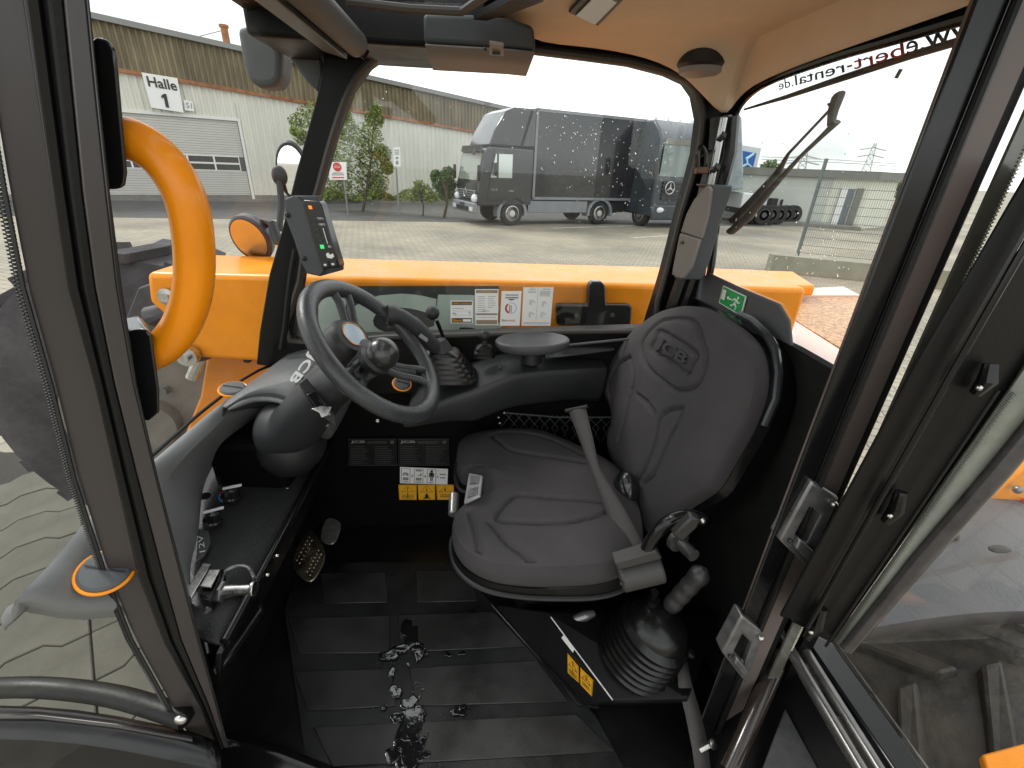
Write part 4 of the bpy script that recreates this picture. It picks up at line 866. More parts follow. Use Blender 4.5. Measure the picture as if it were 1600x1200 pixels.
mb=prints(q,[(.36,.5,.52,.56)],n,.0025); mb.face([bil(q,.30,.53)+n*.0025,bil(q,.4,.42)+n*.0025,bil(q,.4,.64)+n*.0025]); mb.build('arrow_symbol',WHT,es,smooth=False)
mb=MB()
for pts in (((.72,.65),(.67,.42)),((.67,.42),(.76,.3),(.74,.14)),((.67,.42),(.62,.28),(.54,.24)),((.72,.63),(.8,.52),(.86,.58)),((.71,.63),(.62,.62),(.57,.52))):
    mb.tube([bil(q,*p)+n*.002 for p in pts],.0022,5)
mb.ball(bil(q,.755,.76)+n*.002,(.001,.0035,.0035),8,6); mb.build('running_figure',WHT,es,smooth=False)
_e=[PX(x,y,XR-.004) for x,y in ((1060,455),(1130,487),(1240,542),(1293,573))]
MB().prism(_e+[V((XR-.004,.61,_e[-1].z)),V((XR-.004,.61,ZF)),V((XR-.004,1.29,ZF))],(.02,0,0)).build('rear_wall_lining',FELT,label='black felt lined rear wall behind the driver seat',cat='wall lining',smooth=False)
MB().bx((XR+.02,.56,.9),(XR+.05,1.33,1.62)).build('rear_wall',mat('matt black trim',(.003,.003,.003)),cabf,smooth=False)
# cloth stuffed behind the seat
MB().ball(PX(1197,660,.60),(.02,.03,.035),14,10).build('crumpled_cloth',mat('beige cloth',(.35,.27,.18),.9,bump=1,bs=40,var=.4,vs=30),label='small crumpled beige cloth stuffed behind the seat back',cat='cloth')
# ---- roof: headliner, front frame, roof glass
hl_=thing('headliner','tan moulded roof lining above the driver seat','roof lining',(.35,.9,2.3))
E_=[PY(780,20,1.22),PY(812,42,1.255),PY(845,62,1.265),PY(900,66,1.268),PY(960,74,1.27),PY(1010,86,1.27),PY(1050,103,1.27),PY(1080,127,1.265),PY(1105,155,1.25),PY(1127,182,1.24),PX(1140,172,XR-.02),PX(1160,146,XR-.02),PX(1200,122,XR-.02),PX(1290,88,XR-.02),PX(1420,44,XR-.02),PX(1620,-24,XR-.02)]
T_=[V((x,y,2.43)) for x,y in ((.0,.4),(.04,.38),(.08,.36),(.13,.36),(.19,.36),(.24,.36),(.29,.36),(.33,.36),(.36,.36),(.38,.36),(.41,.36),(.44,.36),(.47,.36),(.50,.35),(.53,.34),(.58,.33))]
rows=[]
for t in (0,.02,.05,.09,.14,.2,.3,.45,.6,.8,1):
    sm=min(1,t/.16); sm=1-(1-sm)**2.2; rr=[]
    for e,g_ in zip(E_,T_):
        p=e.lerp(g_,t); p.z=e.z+(2.43-e.z)*sm; rr.append(p)
    rows.append(rr)
MB().grid(rows).build('roof_lining',HEAD,hl_,solid=.01,sub=1)
for (x,y) in ((1325,58),(1163,116)):
    MB().ball(PZ(x,y,2.415 if x>1300 else 2.37),(.016,.010,.008),12,8).build('hole_cap',INK,hl_)
q=[PZ(x,y,2.418) for x,y in ((888,14),(935,36),(975,-6),(930,-30))]
cl=thing('ceiling_lamp','rectangular ceiling lamp with brushed metal lens in the tan lining','lamp',(q[0]+q[2])/2)
cl['_off']=tuple(cl.location)
MB().prism(q,(0,0,-.006)).build('lamp_frame',INK,cl,bevel=.003)
MB().prism([bil(q,u,v)+V((0,0,-.010)) for u,v in ((.18,.1),(.82,.1),(.82,.95),(.18,.95))],(0,0,.003)).build('lamp_lens',mat('brushed lens',(.45,.44,.43),.3,metal=.6),cl,smooth=False)
dc=PZ(1098,98,2.385); dl=thing('dome_lamp','round dome lamp with grey lens and black rim in the ceiling corner','lamp',dc)
MB().lathe([(.058,.02),(.058,-.006),(.052,-.012)],dc,(0,0,1),36,sx=1,sy=1).build('black_rim',INK,dl)
MB().lathe([(.052,-.010),(.048,-.022),(.035,-.028),(.001,-.030)],dc,(0,0,1),36).build('lamp_lens',mat('frosted grey lens',(.27,.25,.24),.45),dl)
# roof front beams
MB().bx((-.42,.3,2.46),(.70,1.36,2.50)).build('roof_skin',BLKM,cabf,smooth=False)
for o in list(cabf.children):
    if o.name.startswith('roof_skin'): bpy.data.objects.remove(o)
mb=MB(); mb.bx((.02,.15,2.445),(.70,1.36,2.475)); mb.build('roof_panel',BLKM,cabf,smooth=False)
mb=MB(); mb.bx((-.45,1.12,2.36),(.02,1.36,2.47)); mb.build('roof_front_beam',BLKM,cabf,bevel=.01)
mb=MB(); mb.bx((-.45,.15,2.40),(-.30,1.12,2.47)); mb.build('roof_side_beam',BLKM,cabf,bevel=.01)
q=[PZ(x,y,2.40) for x,y in ((548,6),(720,16),(745,0),(760,-70),(500,-70))]
MB().prism([PZ(x,y,2.41) for x,y in ((535,-4),(560,6),(722,12),(752,-6),(800,-70),(480,-70))],(0,0,.006)).build('roof_glass',GLASS,label='tinted glass panel in the front of the cab roof',cat='window',smooth=False)
MB().tube([PZ(540,2,2.395),PZ(640,14,2.395),PZ(722,18,2.395),PZ(760,-8,2.395)],.007,8).build('roof_glass_seal',GSK,cabf)
mb=MB(); mb.prism([PZ(760,22,2.40),PZ(800,10,2.40),PZ(850,-10,2.40),PZ(850,-40,2.40),PZ(740,20,2.40)],(0,0,-.01)); mb.build('roof_brace',BLKM,cabf,smooth=False)
# sun blind roller
sb=thing('sun_blind_roller','dark grey roller blind tube across the top of the windscreen','roller blind',(-.22,.8,2.33))
a=PY(556,68,1.0); MB().tube([V((a.x,1.0,a.z)),V((a.x,.15,a.z))],.021,20).build('roller_tube',mat('grey ribbed roller',(.06,.057,.056),.55),sb,bevel=.004)
a=PY(532,88,1.0); MB().prism([V((a.x-.03,1.0,a.z+.006)),V((a.x+.012,1.0,a.z-.004)),V((a.x+.012,1.0,a.z+.006)),V((a.x-.03,1.0,a.z+.02))],(0,-.85,0)).build('pull_bar',mat('dark bar',(.05,.05,.048),.4),sb,bevel=.002)
MB().tube([PY(563,85,1.0),PY(568,92,1.0),PY(575,78,1.0)],.003,6).build('wire_clip',BLK,sb)
# housing under the roof edge
hs=thing('wiper_motor_cover','charcoal moulded cover with grey underside above the far window','cover',(0,1.1,2.35))
yh=1.07
t4=[PY(661,20,yh),PY(740,22,yh),PY(800,28,yh),PY(834,40,yh),PY(838,78,yh),PY(800,74,yh),PY(662,66,yh)]
MB().prism(t4,(0,.19,0)).build('housing',mat('charcoal cover',(.045,.05,.055),.55,bump=.3,bs=800,bdist=.002),hs,bevel=.008,seg=3)
bt=[PY(664,67,yh+.001),PY(800,75,yh+.001),PY(836,79,yh+.001)]
MB().grid([[p+V((0,0,-.0015)) for p in bt],[p+V((0,.17,-.014)) for p in bt]]).build('underside',mat('grey underside',(.19,.16,.145),.6),hs,solid=.003)
q=[PZ(x,y,2.335) for x,y in ((765,80),(787,82),(787,66),(765,63))]
MB().prism(q,(0,0,-.006)).build('switch_plate',PLL,hs,bevel=.001)
MB().box((q[0]+q[2])/2+V((0,0,-.009)),(.014,.004,.004)).build('rocker',INK,hs)
MB().ball(PZ(758,76,2.333),.003,8,6).build('screw',INK,hs)
# work lamp outside above the windscreen
wl_=thing('work_lamp','grey hazy work lamp and bracket outside the top of the windscreen','lamp',PY(410,120,1.25))
LG=mat('dusty dark grey casing',(.075,.08,.082),.6,var=.12)
MB().prism([PY(x,y,1.35) for x,y in ((368,40),(385,40),(430,52),(432,68),(440,85),(438,125),(428,135),(405,137),(388,128),(378,100))],(0,.08,0)).build('lamp_casing',LG,wl_,bevel=.015,seg=3)
MB().prism([PY(x,y,1.33) for x,y in ((362,-10),(440,-30),(500,40),(504,120),(498,145),(480,128),(455,95),(432,60),(405,30),(372,8))],(0,.04,0)).build('bracket_plate',LG,wl_,bevel=.006)
MB().box(PY(449,25,1.31),(.06,.01,.025)).build('type_plate',mat('worn plate',(.13,.13,.12),.5),wl_)
MB().ball(PY(491,76,1.32),(.006,.004,.006),10,8).build('screw',MET,wl_)
# ---- windscreen
ws_=[[PY(x,y,YW+.01) for x,y in ((505,90),(470,240),(440,380),(405,545))],[]]
rws=[]
for yy in (1.32,1.26,1.2,1.1,1.0,.9,.8,.72,.66,.61,.575):
    rr=[]
    for z in np.linspace(2.42,1.585,8):
        xb=float(np.interp(yy,[.575,.61,.66,.72,.8,1.0,1.2,1.26,1.32],[-.50,-.585,-.635,-.655,-.664,-.664,-.65,-.635,-.605])); xt=float(np.interp(yy,[.575,.66,.8,1.1,1.32],[-.37,-.40,-.42,-.40,-.345]))
        f_=(2.42-z)/.835; rr.append(V((xt+(xb-xt)*f_,yy,z)))
    rws.append(rr)
wsc=thing('front_windscreen','wide dusty curved windscreen between the two front pillars','windscreen',(-.5,.95,1.55))
MB().grid(rws).build('glass_pane',GLASSD,wsc)
MB().tube([r_[-1] for r_ in rws],.004,8).build('lower_seal',RUB,wsc)
# ---- grab handle
gh=thing('grab_handle','thick orange tubular grab handle on the front door pillar','grab handle',PY(200,600,.6))
MB().tube(catmull([PY(x,y,.61) for x,y in ((178,214),(215,222),(258,255),(290,310),(303,380),(302,450),(285,505),(258,540),(222,560))],8,False),.0225,24).build('tube',ORA,gh)
def blk(pts,name,y0=.575):
    MB().prism([PY(x,y,y0) for x,y in pts],(-.036,.045,.004)).build(name,mat('shiny black plastic',(.012,.012,.013)),gh,bevel=.008,seg=3)
blk(((145,58),(165,58),(182,75),(186,110),(200,270),(197,290),(188,297),(160,297)),'upper_mount')
blk(((196,520),(228,514),(238,525),(250,610),(250,645),(232,660),(220,655)),'lower_mount')
# ================================================================ CAB INTERIOR
fl=MB().bx((-.60,.50,ZF-.04),(XR+.03,YW,ZF)); fl=fl.build('floor',mat('black floor metal',(.005,.005,.005),.35,rvar=.15,vs=8),kind='structure',smooth=False)
MATM=mat('rubber floor mat',(.004,.004,.004),.4,bump=.35,bs=350,col2=(.022,.0225,.023),vs=5,rvar=.22,bdist=.002)
MB().prism([PZ(445,955,ZF+.004),PZ(480,1200,ZF+.004),PZ(540,1320,ZF+.004),PZ(1040,1320,ZF+.004),PZ(930,1120,ZF+.004),PZ(760,935,ZF+.004),PZ(700,880,ZF+.004),PZ(470,880,ZF+.004)],(0,0,.004)).build('floor_mat',MATM,fl,smooth=False)
rib=[((500,897),(602,895),(606,942),(506,944)),((650,893),(735,893),(745,940),(652,942)),((450,967),(610,963),(607,1021),(468,1022)),((622,962),(772,957),(822,1011),(625,1020)),((460,1050),(612,1046),(618,1104),(480,1112)),((640,1045),(838,1033),(888,1097),(650,1104)),((490,1137),(900,1117),(960,1175),(520,1200)),((530,1225),(985,1200),(1040,1300),(560,1300))]
for r_ in rib: MB().prism([PZ(x,y,ZF+.008) for x,y in r_],(0,0,.0035)).build('mat_rib',mat('worn rubber rib',(.010,.0098,.009),.5,bump=.3,bs=350,col2=(.036,.036,.036),vs=6,stretch=(1,1,1),rvar=.2,bdist=.002),fl,bevel=.0015,seg=1)
# spilled water
WAT=mat('spilled water',(.006,.006,.007),.02,spec=1,coat=.6,bump=.10,bs=22,bdist=.01); rnd=random.Random(21); mb=MB()
def puddle(px,py,r_,asp=1,z=ZF+.0135):
    c=PZ(px,py,z); pts=[]; r_=r_*1.25
    ph=[rnd.uniform(0,6) for _ in range(4)]
    for k in range(40):
        a=k*2*math.pi/40; rr=r_*(1+.28*math.sin(2*a+ph[0])+.16*math.sin(3*a+ph[1])+.10*math.sin(5*a+ph[2])+.05*math.sin(8*a+ph[3])); pts.append(c+V((math.cos(a)*rr,math.sin(a)*rr*asp,0)))
    hm=min(.0008,r_*.25)
    mb.grid([[c+(p-c)*f_+V((0,0,h_*hm)) for p in pts] for f_,h_ in ((1,0),(.965,.5),(.9,.85),(.8,1),(.6,.95),(.3,.85),(.01,.82))],close=True)
for a in ((610,1022,.016),(628,1012,.013),(650,1008,.014),(640,990,.02,1.6),(655,1022,.009,2),(612,1050,.008),(618,1080,.012),(640,1098,.014),(655,1110,.010),(622,1120,.012),(648,1132,.018),(640,1150,.03,1.4),(625,1172,.02),(655,1165,.012),(715,1112,.012,.6),(722,1105,.006),(700,1022,.006),(722,1020,.006),(660,1180,.01),(635,1190,.015),(600,1105,.005)): puddle(*a)
for k in range(28): puddle(rnd.gauss(638,18),rnd.uniform(985,1195),rnd.uniform(.0012,.004))
mb.build('water_puddle',WAT,kind='stuff',label='spilled water puddles on the black rubber floor mat').data.shade_smooth()
# kick panel plates and stickers
kp=thing('instruction_plate','black instruction plate with small grey print on the lower side wall','plate',PY(662,725,1.27))
n=V((0,-1,0)); YK=1.285
KPB=mat('black label film',(.010,.010,.010),.3); KPT=mat('dim grey print',(.09,.09,.09),.5)
for (x0,x1,s_) in ((622,702,1),(545,620,0)):
    if not s_: kp=thing('instruction_plate','black instruction plate partly hidden behind the steering column','plate',PY(582,725,1.27))
    q=[PY(x0,727,YK),PY(x1,727,YK),PY(x1-1,686,YK),PY(x0,686,YK)]
    MB().prism(q,(0,.002,0)).build('plate_base',KPB,kp,smooth=False)
    MB().tube(q,.0007,4,closed=True).build('plate_border',KPT,kp,smooth=False)
    text_quad('JCB',bil(q,.04,.83),bil(q,.34,.83),bil(q,.04,.95),GRYI,kp,bold=.04,up=n)
    rr=[(.04+.5*j,.72-k*.07,.04+.5*j+random.uniform(.25,.42),.735-k*.07) for j in range(2) for k in range(10)]+[(.38,.85,.8,.87),(.38,.9,.8,.92),(.88,.84,.95,.95)]
    prints(q,rr,n,.0015).build('small_print',KPT,kp,smooth=False)
q=[PY(x,y,YK-.003) for x,y in ((625,755),(699,757),(700,733),(625,730))]
ws2=thing('pictogram_sticker','white sticker with three pictograms joined by plus signs above yellow warnings','sticker',(q[0]+q[1])/2)
MB().prism(q,(0,.002,0)).build('sticker_base',WHT,ws2,smooth=False)
for u in (.03,.30,.57): MB().tube([bil(q,u,.08)+n*.001,bil(q,u+.18,.08)+n*.001,bil(q,u+.18,.94)+n*.001,bil(q,u,.94)+n*.001],.0008,4,closed=True).build('picture_frame',INK,ws2,smooth=False)
prints(q,[(.055,.5,.095,.62),(.12,.5,.18,.64),(.07,.6,.16,.7),(.06,.22,.18,.4),(.07,.12,.17,.16),(.33,.8,.45,.9),(.36,.52,.44,.57),(.42,.5,.45,.7),(.33,.22,.45,.4),(.34,.12,.44,.16),(.62,.12,.7,.16),(.83,.62,.96,.7),(.84,.4,.95,.48)],n,.0015).build('small_print',GRYI,ws2,smooth=False)
mb=MB(); c=bil(q,.66,.55)+n*.0015
mb.ball(bil(q,.66,.82)+n*.001,(.0035,.001,.0035),8,6)
mb=prints(q,[(.63,.5,.69,.76),(.635,.22,.655,.5),(.665,.22,.685,.5),(.605,.45,.625,.72),(.695,.45,.715,.72),(.625,.78,.695,.82)],n,.0017); mb.ball(bil(q,.66,.85)+n*.001,(.0035,.001,.0035),8,6); mb.build('figure_symbol',INK,ws2,smooth=False)
for u in (.23,.5): text_quad('+',bil(q,u,.38),bil(q,u+.05,.38),bil(q,u,.6),INK,ws2,name='plus_sign',up=n)
text_quad('=',bil(q,.77,.42),bil(q,.805,.42),bil(q,.77,.54),INK,ws2,name='equals_sign',up=n)
def warn(q,label,sym,n=n,nm='warning_sticker'):
    o=thing(nm,label,'sticker',(q[0]+q[1])/2,'amber warning stickers')
    MB().prism(q,n*-.001).build('sticker_base',YEL,o,smooth=False)
    MB().tube([bil(q,.14,.55)+n*.001,bil(q,.86,.55)+n*.001,bil(q,.5,.92)+n*.001],.0009,4,closed=True).build('warning_triangle',INK,o,smooth=False)
    MB().tube([bil(q,.03,.03)+n*.001,bil(q,.97,.03)+n*.001,bil(q,.97,.97)+n*.001,bil(q,.03,.97)+n*.001],.0004,4,closed=True).build('sticker_border',INK,o,smooth=False)
    prints(q,sym,n,.0012).build('symbol',INK,o,smooth=False); return o
xs=[(623,651),(653,680),(682,709)]
syms=[[(.48,.62,.52,.8),(.15,.12,.85,.15),(.15,.22,.85,.25),(.15,.32,.85,.35),(.48,.1,.52,.5)],[(.4,.12,.6,.35),(.3,.1,.7,.18),(.45,.3,.55,.45),(.47,.62,.53,.75)],[(.2,.2,.8,.24),(.2,.32,.8,.36),(.46,.62,.54,.78)]]
lb=['leftmost amber warning sticker with exclamation triangle under the pictogram sticker','middle amber warning sticker with flame symbol under the pictogram sticker','rightmost amber warning sticker beside the seat front under the pictogram sticker']
for k in range(3):
    a,b=xs[k]; o=warn([PY(a+1,781,YK-.004),PY(b,781,YK-.004),PY(b,757.5,YK-.004),PY(a-.5,757.5,YK-.004)],lb[k],syms[k])
# ---- front bulkhead, tray, dash
mb=MB(); mb.prism([V((-.60,.60,ZF)),V((-.60,1.3,ZF)),V((-.60,1.3,1.3)),V((-.60,.60,1.3))],(.02,0,0)); mb.build('front_bulkhead',mat('bulkhead black',(.005,.005,.005),.4,rvar=.15,vs=6,var=.2),label='black front bulkhead under the dashboard tray',cat='bulkhead',smooth=False)
MB().bx((-.69,1.02,1.3),(-.50,1.295,1.49)).build('column_base_cover',mat('matt black trim',(.003,.003,.003)),label='black base cover behind the steering column in the far corner',cat='cover',smooth=False,bevel=.02)
da_=thing('dashboard','grey moulded dashboard along the windscreen with a recessed control tray','dashboard',(-.6,.8,1.3))
TE=-.452; zt=1.352
tr0=[V((TE,y,zt)) for y in np.linspace(1.27,.575,10)]
rows=[[V((TE-.004,y,zt-.006)) for y in np.linspace(1.27,.575,10)],[V((-.54,y,zt-.004)) for y in np.linspace(1.27,.60,10)],[V((-.64,y,zt+.004)) for y in np.linspace(1.27,.73,10)],[V((-.74,y,zt+.006)) for y in np.linspace(1.27,.83,10)]]
MB().grid(rows).build('tray_floor',mat('textured tray',(.022,.022,.023),.5,bump=.6,bs=160,var=.2,vs=8,bdist=.003),da_,solid=.01)
MB().tube(tr0,.0095,14).build('tray_edge_tube',BLK,da_)
mb=MB(); mb.prism([V((TE,.56,zt-.01)),V((TE,1.28,zt-.01)),V((TE-.03,1.28,zt-.12)),V((TE-.03,.56,zt-.12))],(-.01,0,0)); mb.build('tray_skirt',BLKM,da_,smooth=False)
def patch(rows_,names,shade,extra=None):
    cols=[catmull([PZ(*r_[k]) for r_ in rows_],5,False) for k in range(4)]
    m1=[a.lerp(b,.5)+V((0,0,.004)) for a,b in zip(cols[0],cols[1])]; m2=[a.lerp(b,.55)+V((0,0,.010)) for a,b in zip(cols[1],cols[2])]
    O0=[p+V((-.012,0,-.05)) for p in cols[0]]
    MB().grid([O0,cols[0],m1,cols[1],m2,cols[2],cols[3]]).build(names,shade,da_,solid=.006,sub=1); return cols
DTP=mat('dash top plastic',(.19,.195,.195),.38,bump=.35,bs=900,var=.12,vs=4,rvar=.06,bdist=.002)
patch([[(394,589,1.595),(410,600,1.58),(425,625,1.55),(440,645,1.50)],[(337,630,1.60),(366,638,1.575),(398,648,1.53),(402,656,1.45)],[(290,668,1.60),(330,675,1.57),(366,682,1.48),(370,690,1.38)],[(242,708,1.60),(292,712,1.57),(334,717,1.45),(338,724,1.37)],
 [(190,750,1.60),(258,755,1.55),(314,760,1.44),(319,765,1.365)],[(140,790,1.60),(235,800,1.54),(308,828,1.42),(311,833,1.362)],[(80,860,1.60),(190,870,1.52),(292,880,1.41),(300,884,1.36)],[(10,935,1.60),(120,956,1.52),(292,938,1.40),(302,936,1.36)],[(6,950,1.50),(122,975,1.42),(296,955,1.32),(304,950,1.30)]],'dash_top',DTP)
cw_=patch([[(484,520,1.64),(530,545,1.655),(560,580,1.61),(565,598,1.54)],[(430,560,1.62),(485,578,1.655),(530,645,1.57),(532,665,1.50)],[(394,588,1.615),(440,593,1.64),(500,664,1.555),(507,690,1.47)],[(372,604,1.61),(410,604,1.63),(445,630,1.59),(455,650,1.50)],
 [(355,620,1.606),(378,619,1.618),(398,625,1.60),(405,640,1.54)],[(345,636,1.603),(351,637,1.606),(357,641,1.60),(361,646,1.58)]],'column_cowl',mat('cowl plastic',(.085,.088,.09),.4,bump=.3,bs=900,var=.1,bdist=.002))
# vents
def vent(px,py,z,nrm,r_,label,first=True):
    c=PZ(px,py,z); nrm=V(nrm).normalized(); o=thing('air_vent',label,'air vent',c,'round air vents with orange rings')
    rp=[]; e=nrm.cross(V((0,1,0))).normalized(); g_=nrm.cross(e)
    rp=[c+(e*math.cos(t)+g_*math.sin(t))*r_ for t in np.linspace(0,2*math.pi,40,endpoint=False)]
    MB().tube(rp,.0028,8,closed=True).build('orange_ring',ORA,o)
    MB().lathe([(r_-.002,-.004),(r_-.002,.004),(r_-.006,.007),(.001,.008)],c,nrm,32).build('vent_disc',PLG,o)
    MB().prism([c+e*(r_-.008)+nrm*.0085-g_*.001,c-e*(r_-.008)+nrm*.0085-g_*.001,c-e*(r_-.008)+nrm*.0085+g_*.001,c+e*(r_-.008)+nrm*.0085+g_*.001],nrm*.0012).build('vane_line',PLA,o,smooth=False)
vent(364,608,1.616,(.15,-.15,1),.031,'round air vent with orange ring on the dashboard near the windscreen')
vent(628,600,1.565,(.3,-.4,1),.026,'round air vent with orange ring visible through the steering wheel')
vent(165,893,1.555,(.3,-.25,1),.036,'added air vent with orange ring standing for a reflection in the left corner glass')  # added vent, modelled in place of a vent reflection on the glass
# knobs, labels and socket on the tray
def knob(px,py,label,pa,z=1.372):
    c=PZ(px,py,z); o=thing('heater_knob',label,'knob',c); ax=V((.25,0,1)).normalized()
    MB().lathe([(.021,0),(.021,.002),(.016,.004),(.015,.026),(.012,.028),(.001,.029)],c,ax,24).build('knob_body',mat('shiny black plastic',(.012,.012,.013)),o)
    d_=V((math.cos(pa),math.sin(pa),0)); s_=V((-d_.y,d_.x,0)); t_=c+ax*.029
    MB().prism([t_-d_*.021-s_*.0035,t_+d_*.021-s_*.0035,t_+d_*.021+s_*.0035,t_-d_*.021+s_*.0035],ax*.005).build('white_pointer',WHT,o,bevel=.001)
    return c,ax,o
c,ax,o=knob(362,776,'upper heater knob with white pointer and red and blue arc',R(20))
for (t0,t1,mt_) in ((1.6,3.0,REDI),(3.1,4.3,BLUI)): MB().tube([c+V((math.cos(t)*.026,math.sin(t)*.026,.002-math.cos(t)*.006)) for t in np.linspace(t0,t1,12)],.0018,6).build('temperature_arc',mt_,o)
c,ax,o=knob(333,813,'lower heater knob with wide white pointer',R(25))
text_quad('2 3',c+V((-.022,.030,.005)),c+V((.004,.030,.005)),c+V((-.022,.037,.005)),WHT,o,up=(0,0,1))
q=[PZ(318,868,1.366),PZ(318,852,1.366),PZ(309,845,1.366),PZ(309,868,1.366)]
sk=thing('power_socket','black power socket lid marked 12V beside the heater knobs','socket',PZ(322,860,1.362))
MB().prism([PZ(x,y,1.366) for x,y in ((310,828),(326,832),(330,850),(320,870),(308,880))],(0,0,.006)).build('socket_lid',PLG,sk,bevel=.002)
text_quad('12V',PZ(321,862,1.3735),PZ(317,836,1.3735),PZ(312,864,1.3735),WHT,sk,up=(0,0,1))
MB().lathe([(.012,0),(.012,.004),(.001,.005)],PZ(321,776,1.368),(.1,0,1),20).build('round_blank_cap',PLA,label='round black blanking cap beside the upper heater knob',cat='cap')
for (x,y) in ((449,762),(433,868),(418,898)): MB().ball(PZ(x,y,1.352),(.0045,.0045,.003),10,6).build('tray_screw',MET,label={449:'small steel screw on the tray near the tube edge',433:'bright rivet on the tray edge above the brake pedal',418:'lowest bright rivet on the tray edge above the floor'}[x],cat='screw')
# door latch gear at the near end of the tray
lt_=thing('door_latch','chromed door latch and steel striker pin at the near end of the tray','latch',PZ(350,930,1.34))
MB().prism([PZ(x,y,1.375) for x,y in ((290,928),(318,882),(332,884),(300,938))],(0,0,.006)).build('chrome_plate',MET,lt_,bevel=.002)
MB().prism([PZ(x,y,1.38) for x,y in ((310,930),(326,890),(350,888),(346,900),(330,938))],(0,0,-.03)).build('latch_body',BLK,lt_,bevel=.004)
MB().prism([PZ(x,y,1.384) for x,y in ((313,918),(328,892),(345,892),(330,920))],(0,0,.004)).build('chrome_slide',MET,lt_,bevel=.001)
MB().tube([PZ(347,925,1.36),PZ(372,922,1.36),PZ(398,921,1.36)],[.014,.011,.011],18).build('striker_pin',MET,lt_)
MB().lathe([(.022,-.004),(.022,.004)],PZ(348,925,1.36),(1,0,0),6).build('hex_nut',SIL,lt_,bevel=.002)
MB().lathe([(.016,-.004),(.016,.004)],PZ(396,920,1.36),(1,0,0),24).build('pin_head',MET,lt_,bevel=.002)
MB().tube(catmull([PZ(x,y,1.37) for x,y in ((345,915),(350,895),(368,885),(388,887),(397,903))],5,False),.004,8).build('wire_bail',SIL,lt_)
MB().tube([PZ(318,965,1.34),PZ(340,930,1.36),PZ(332,912,1.36)],.006,8).build('release_lever',MET,lt_)
MB().prism([PZ(x,y,1.30) for x,y in ((312,985),(330,960),(400,925),(412,950),(350,1035),(330,1050))],(0,0,-.02)).build('latch_bracket',BLK,lt_,bevel=.006)
# ---- pedals
def pedal(px4,z,label,mt_,bumps=True):
    q=[PZ(x,y,z) for x,y in px4]; nn=(q[1]-q[0]).cross(q[3]-q[0]).normalized(); nn=nn if nn.z>0 else -nn
    o=thing('pedal',label,'pedal',sum(q,V())/4)
    ctr=sum(q,V())/4; ou=catmull(q,5); MB().prism([ctr+(p-ctr)*1.02 for p in ou],nn*.006).build('pad',mt_,o,bevel=.002)
    if bumps:
        for v in np.linspace(.12,.88,7):
            for u in (.12,.28,.72,.88):
                p=bil(q,u,v)+nn*.006; MB().lathe([(.0026,0),(.0018,.002)],p,nn,7).build('stud',mt_,o)
        t=[bil(q,.34,.3)+nn*.007,bil(q,.66,.3)+nn*.007,bil(q,.62,.7)+nn*.007,bil(q,.38,.7)+nn*.007]
        MB().tube(t,.0016,6,closed=True).build('raised_badge',mt_,o); text_quad('JCB',bil(q,.38,.42),bil(q,.62,.42),bil(q,.38,.58),mt_,o,raised=.002,up=nn,lift=.006,bold=.02)
    MB().tube([ctr-nn*.004,ctr+V((-.06,.08,-.05)),ctr+V((-.14,.16,-.02))],.008,8).build('pedal_arm',BLK,o)
    return o
pedal([(458,880),(486,910),(508,868),(484,832)],1.14,'studded steel brake pedal with raised badge',MEB)
pedal([(502,843),(522,850),(532,820),(511,813)],1.12,'small worn steel accelerator pedal right of the brake pedal',mat('grey worn steel',(.3,.29,.28),.4,metal=.8,var=.3,vs=60),False)
pedal([(422,882),(432,880),(455,830),(448,826)],1.16,'narrow brass coloured foot pedal at the tray edge',MEB,False)

# ---- steering column shroud
CW=V((-.215,.935,1.782)); al,be=.742,-.1
NW=V((_c(al)*_c(be),_s(be),_s(al)*_c(be))).normalized(); e1=NW.cross(V((0,0,1))).normalized(); e2=NW.cross(e1)
if e2.z<0: e2=-e2
# e1 ~ along Y, e2 = up the wheel
sc_=thing('steering_column','big rounded charcoal steering column shroud with instrument hood','steering column',V((-.45,1.0,1.36)))
A=V((-.46,1.04,1.53)); B=CW-NW*.06
pth=[A+V((-.06,.02,-.02)),A,A.lerp(B,.3)+V((0,0,.012)),A.lerp(B,.6)+V((0,0,.014)),A.lerp(B,.85),B]
MB().tube(catmull(pth,5,False),[ .088-.043*min(1,(i/25))**.8 for i in range(26)],32,flat=.86).build('shroud',mat('column plastic',(.027,.028,.03),.46,bump=.35,bs=900,var=.12,rvar=.07,bdist=.002),sc_,sub=1)
bc=PZ(455,690,1.45); MB().ball(V((-.495,1.08,1.455)),(.086,.105,.088),32,20).build('lower_bulb',PLA,sc_)
brow=[p+V((0,0,.002)) for p in cw_[2][8:]]
MB().tube(brow,[.007]*(len(brow)-3)+[.006,.004,.002],10).build('hood_lip',DTP,sc_)
q=[PP(x,y,CW-NW*.02+V((-.11,.0,.035)),(.3,-.3,.9)) for x,y in ((449,600),(470,585),(487,560),(466,570))]
_jp=PZ(464,575,1.655); _jn=(.15,-.25,.95)
text_quad('JCB',PP(482,548,_jp,_jn),PP(447,592,_jp,_jn),PP(497,557,_jp,_jn),mat('grey badge print',(.45,.45,.44),.5),sc_,bold=.03,up=_jn,lift=.001)
c=PP(560,522,CW,NW); 
dp=B+NW*.018+e2*.06-V((0,0,0))
MB().lathe([(.058,-.02),(.058,.02),(.050,.031),(.038,.034),(.001,.034)],CW-NW*.045+e2*.055,NW,32,ref=tuple(e1),sx=1,sy=.8).build('instrument_pod',PLA,sc_)
MB().lathe([(.034,.0345),(.001,.0352)],CW-NW*.045+e2*.055,NW,32,ref=tuple(e1),sx=1,sy=.8).build('dial_glass',mat('blue grey dial',(.25,.32,.38),.08,coat=1),sc_)
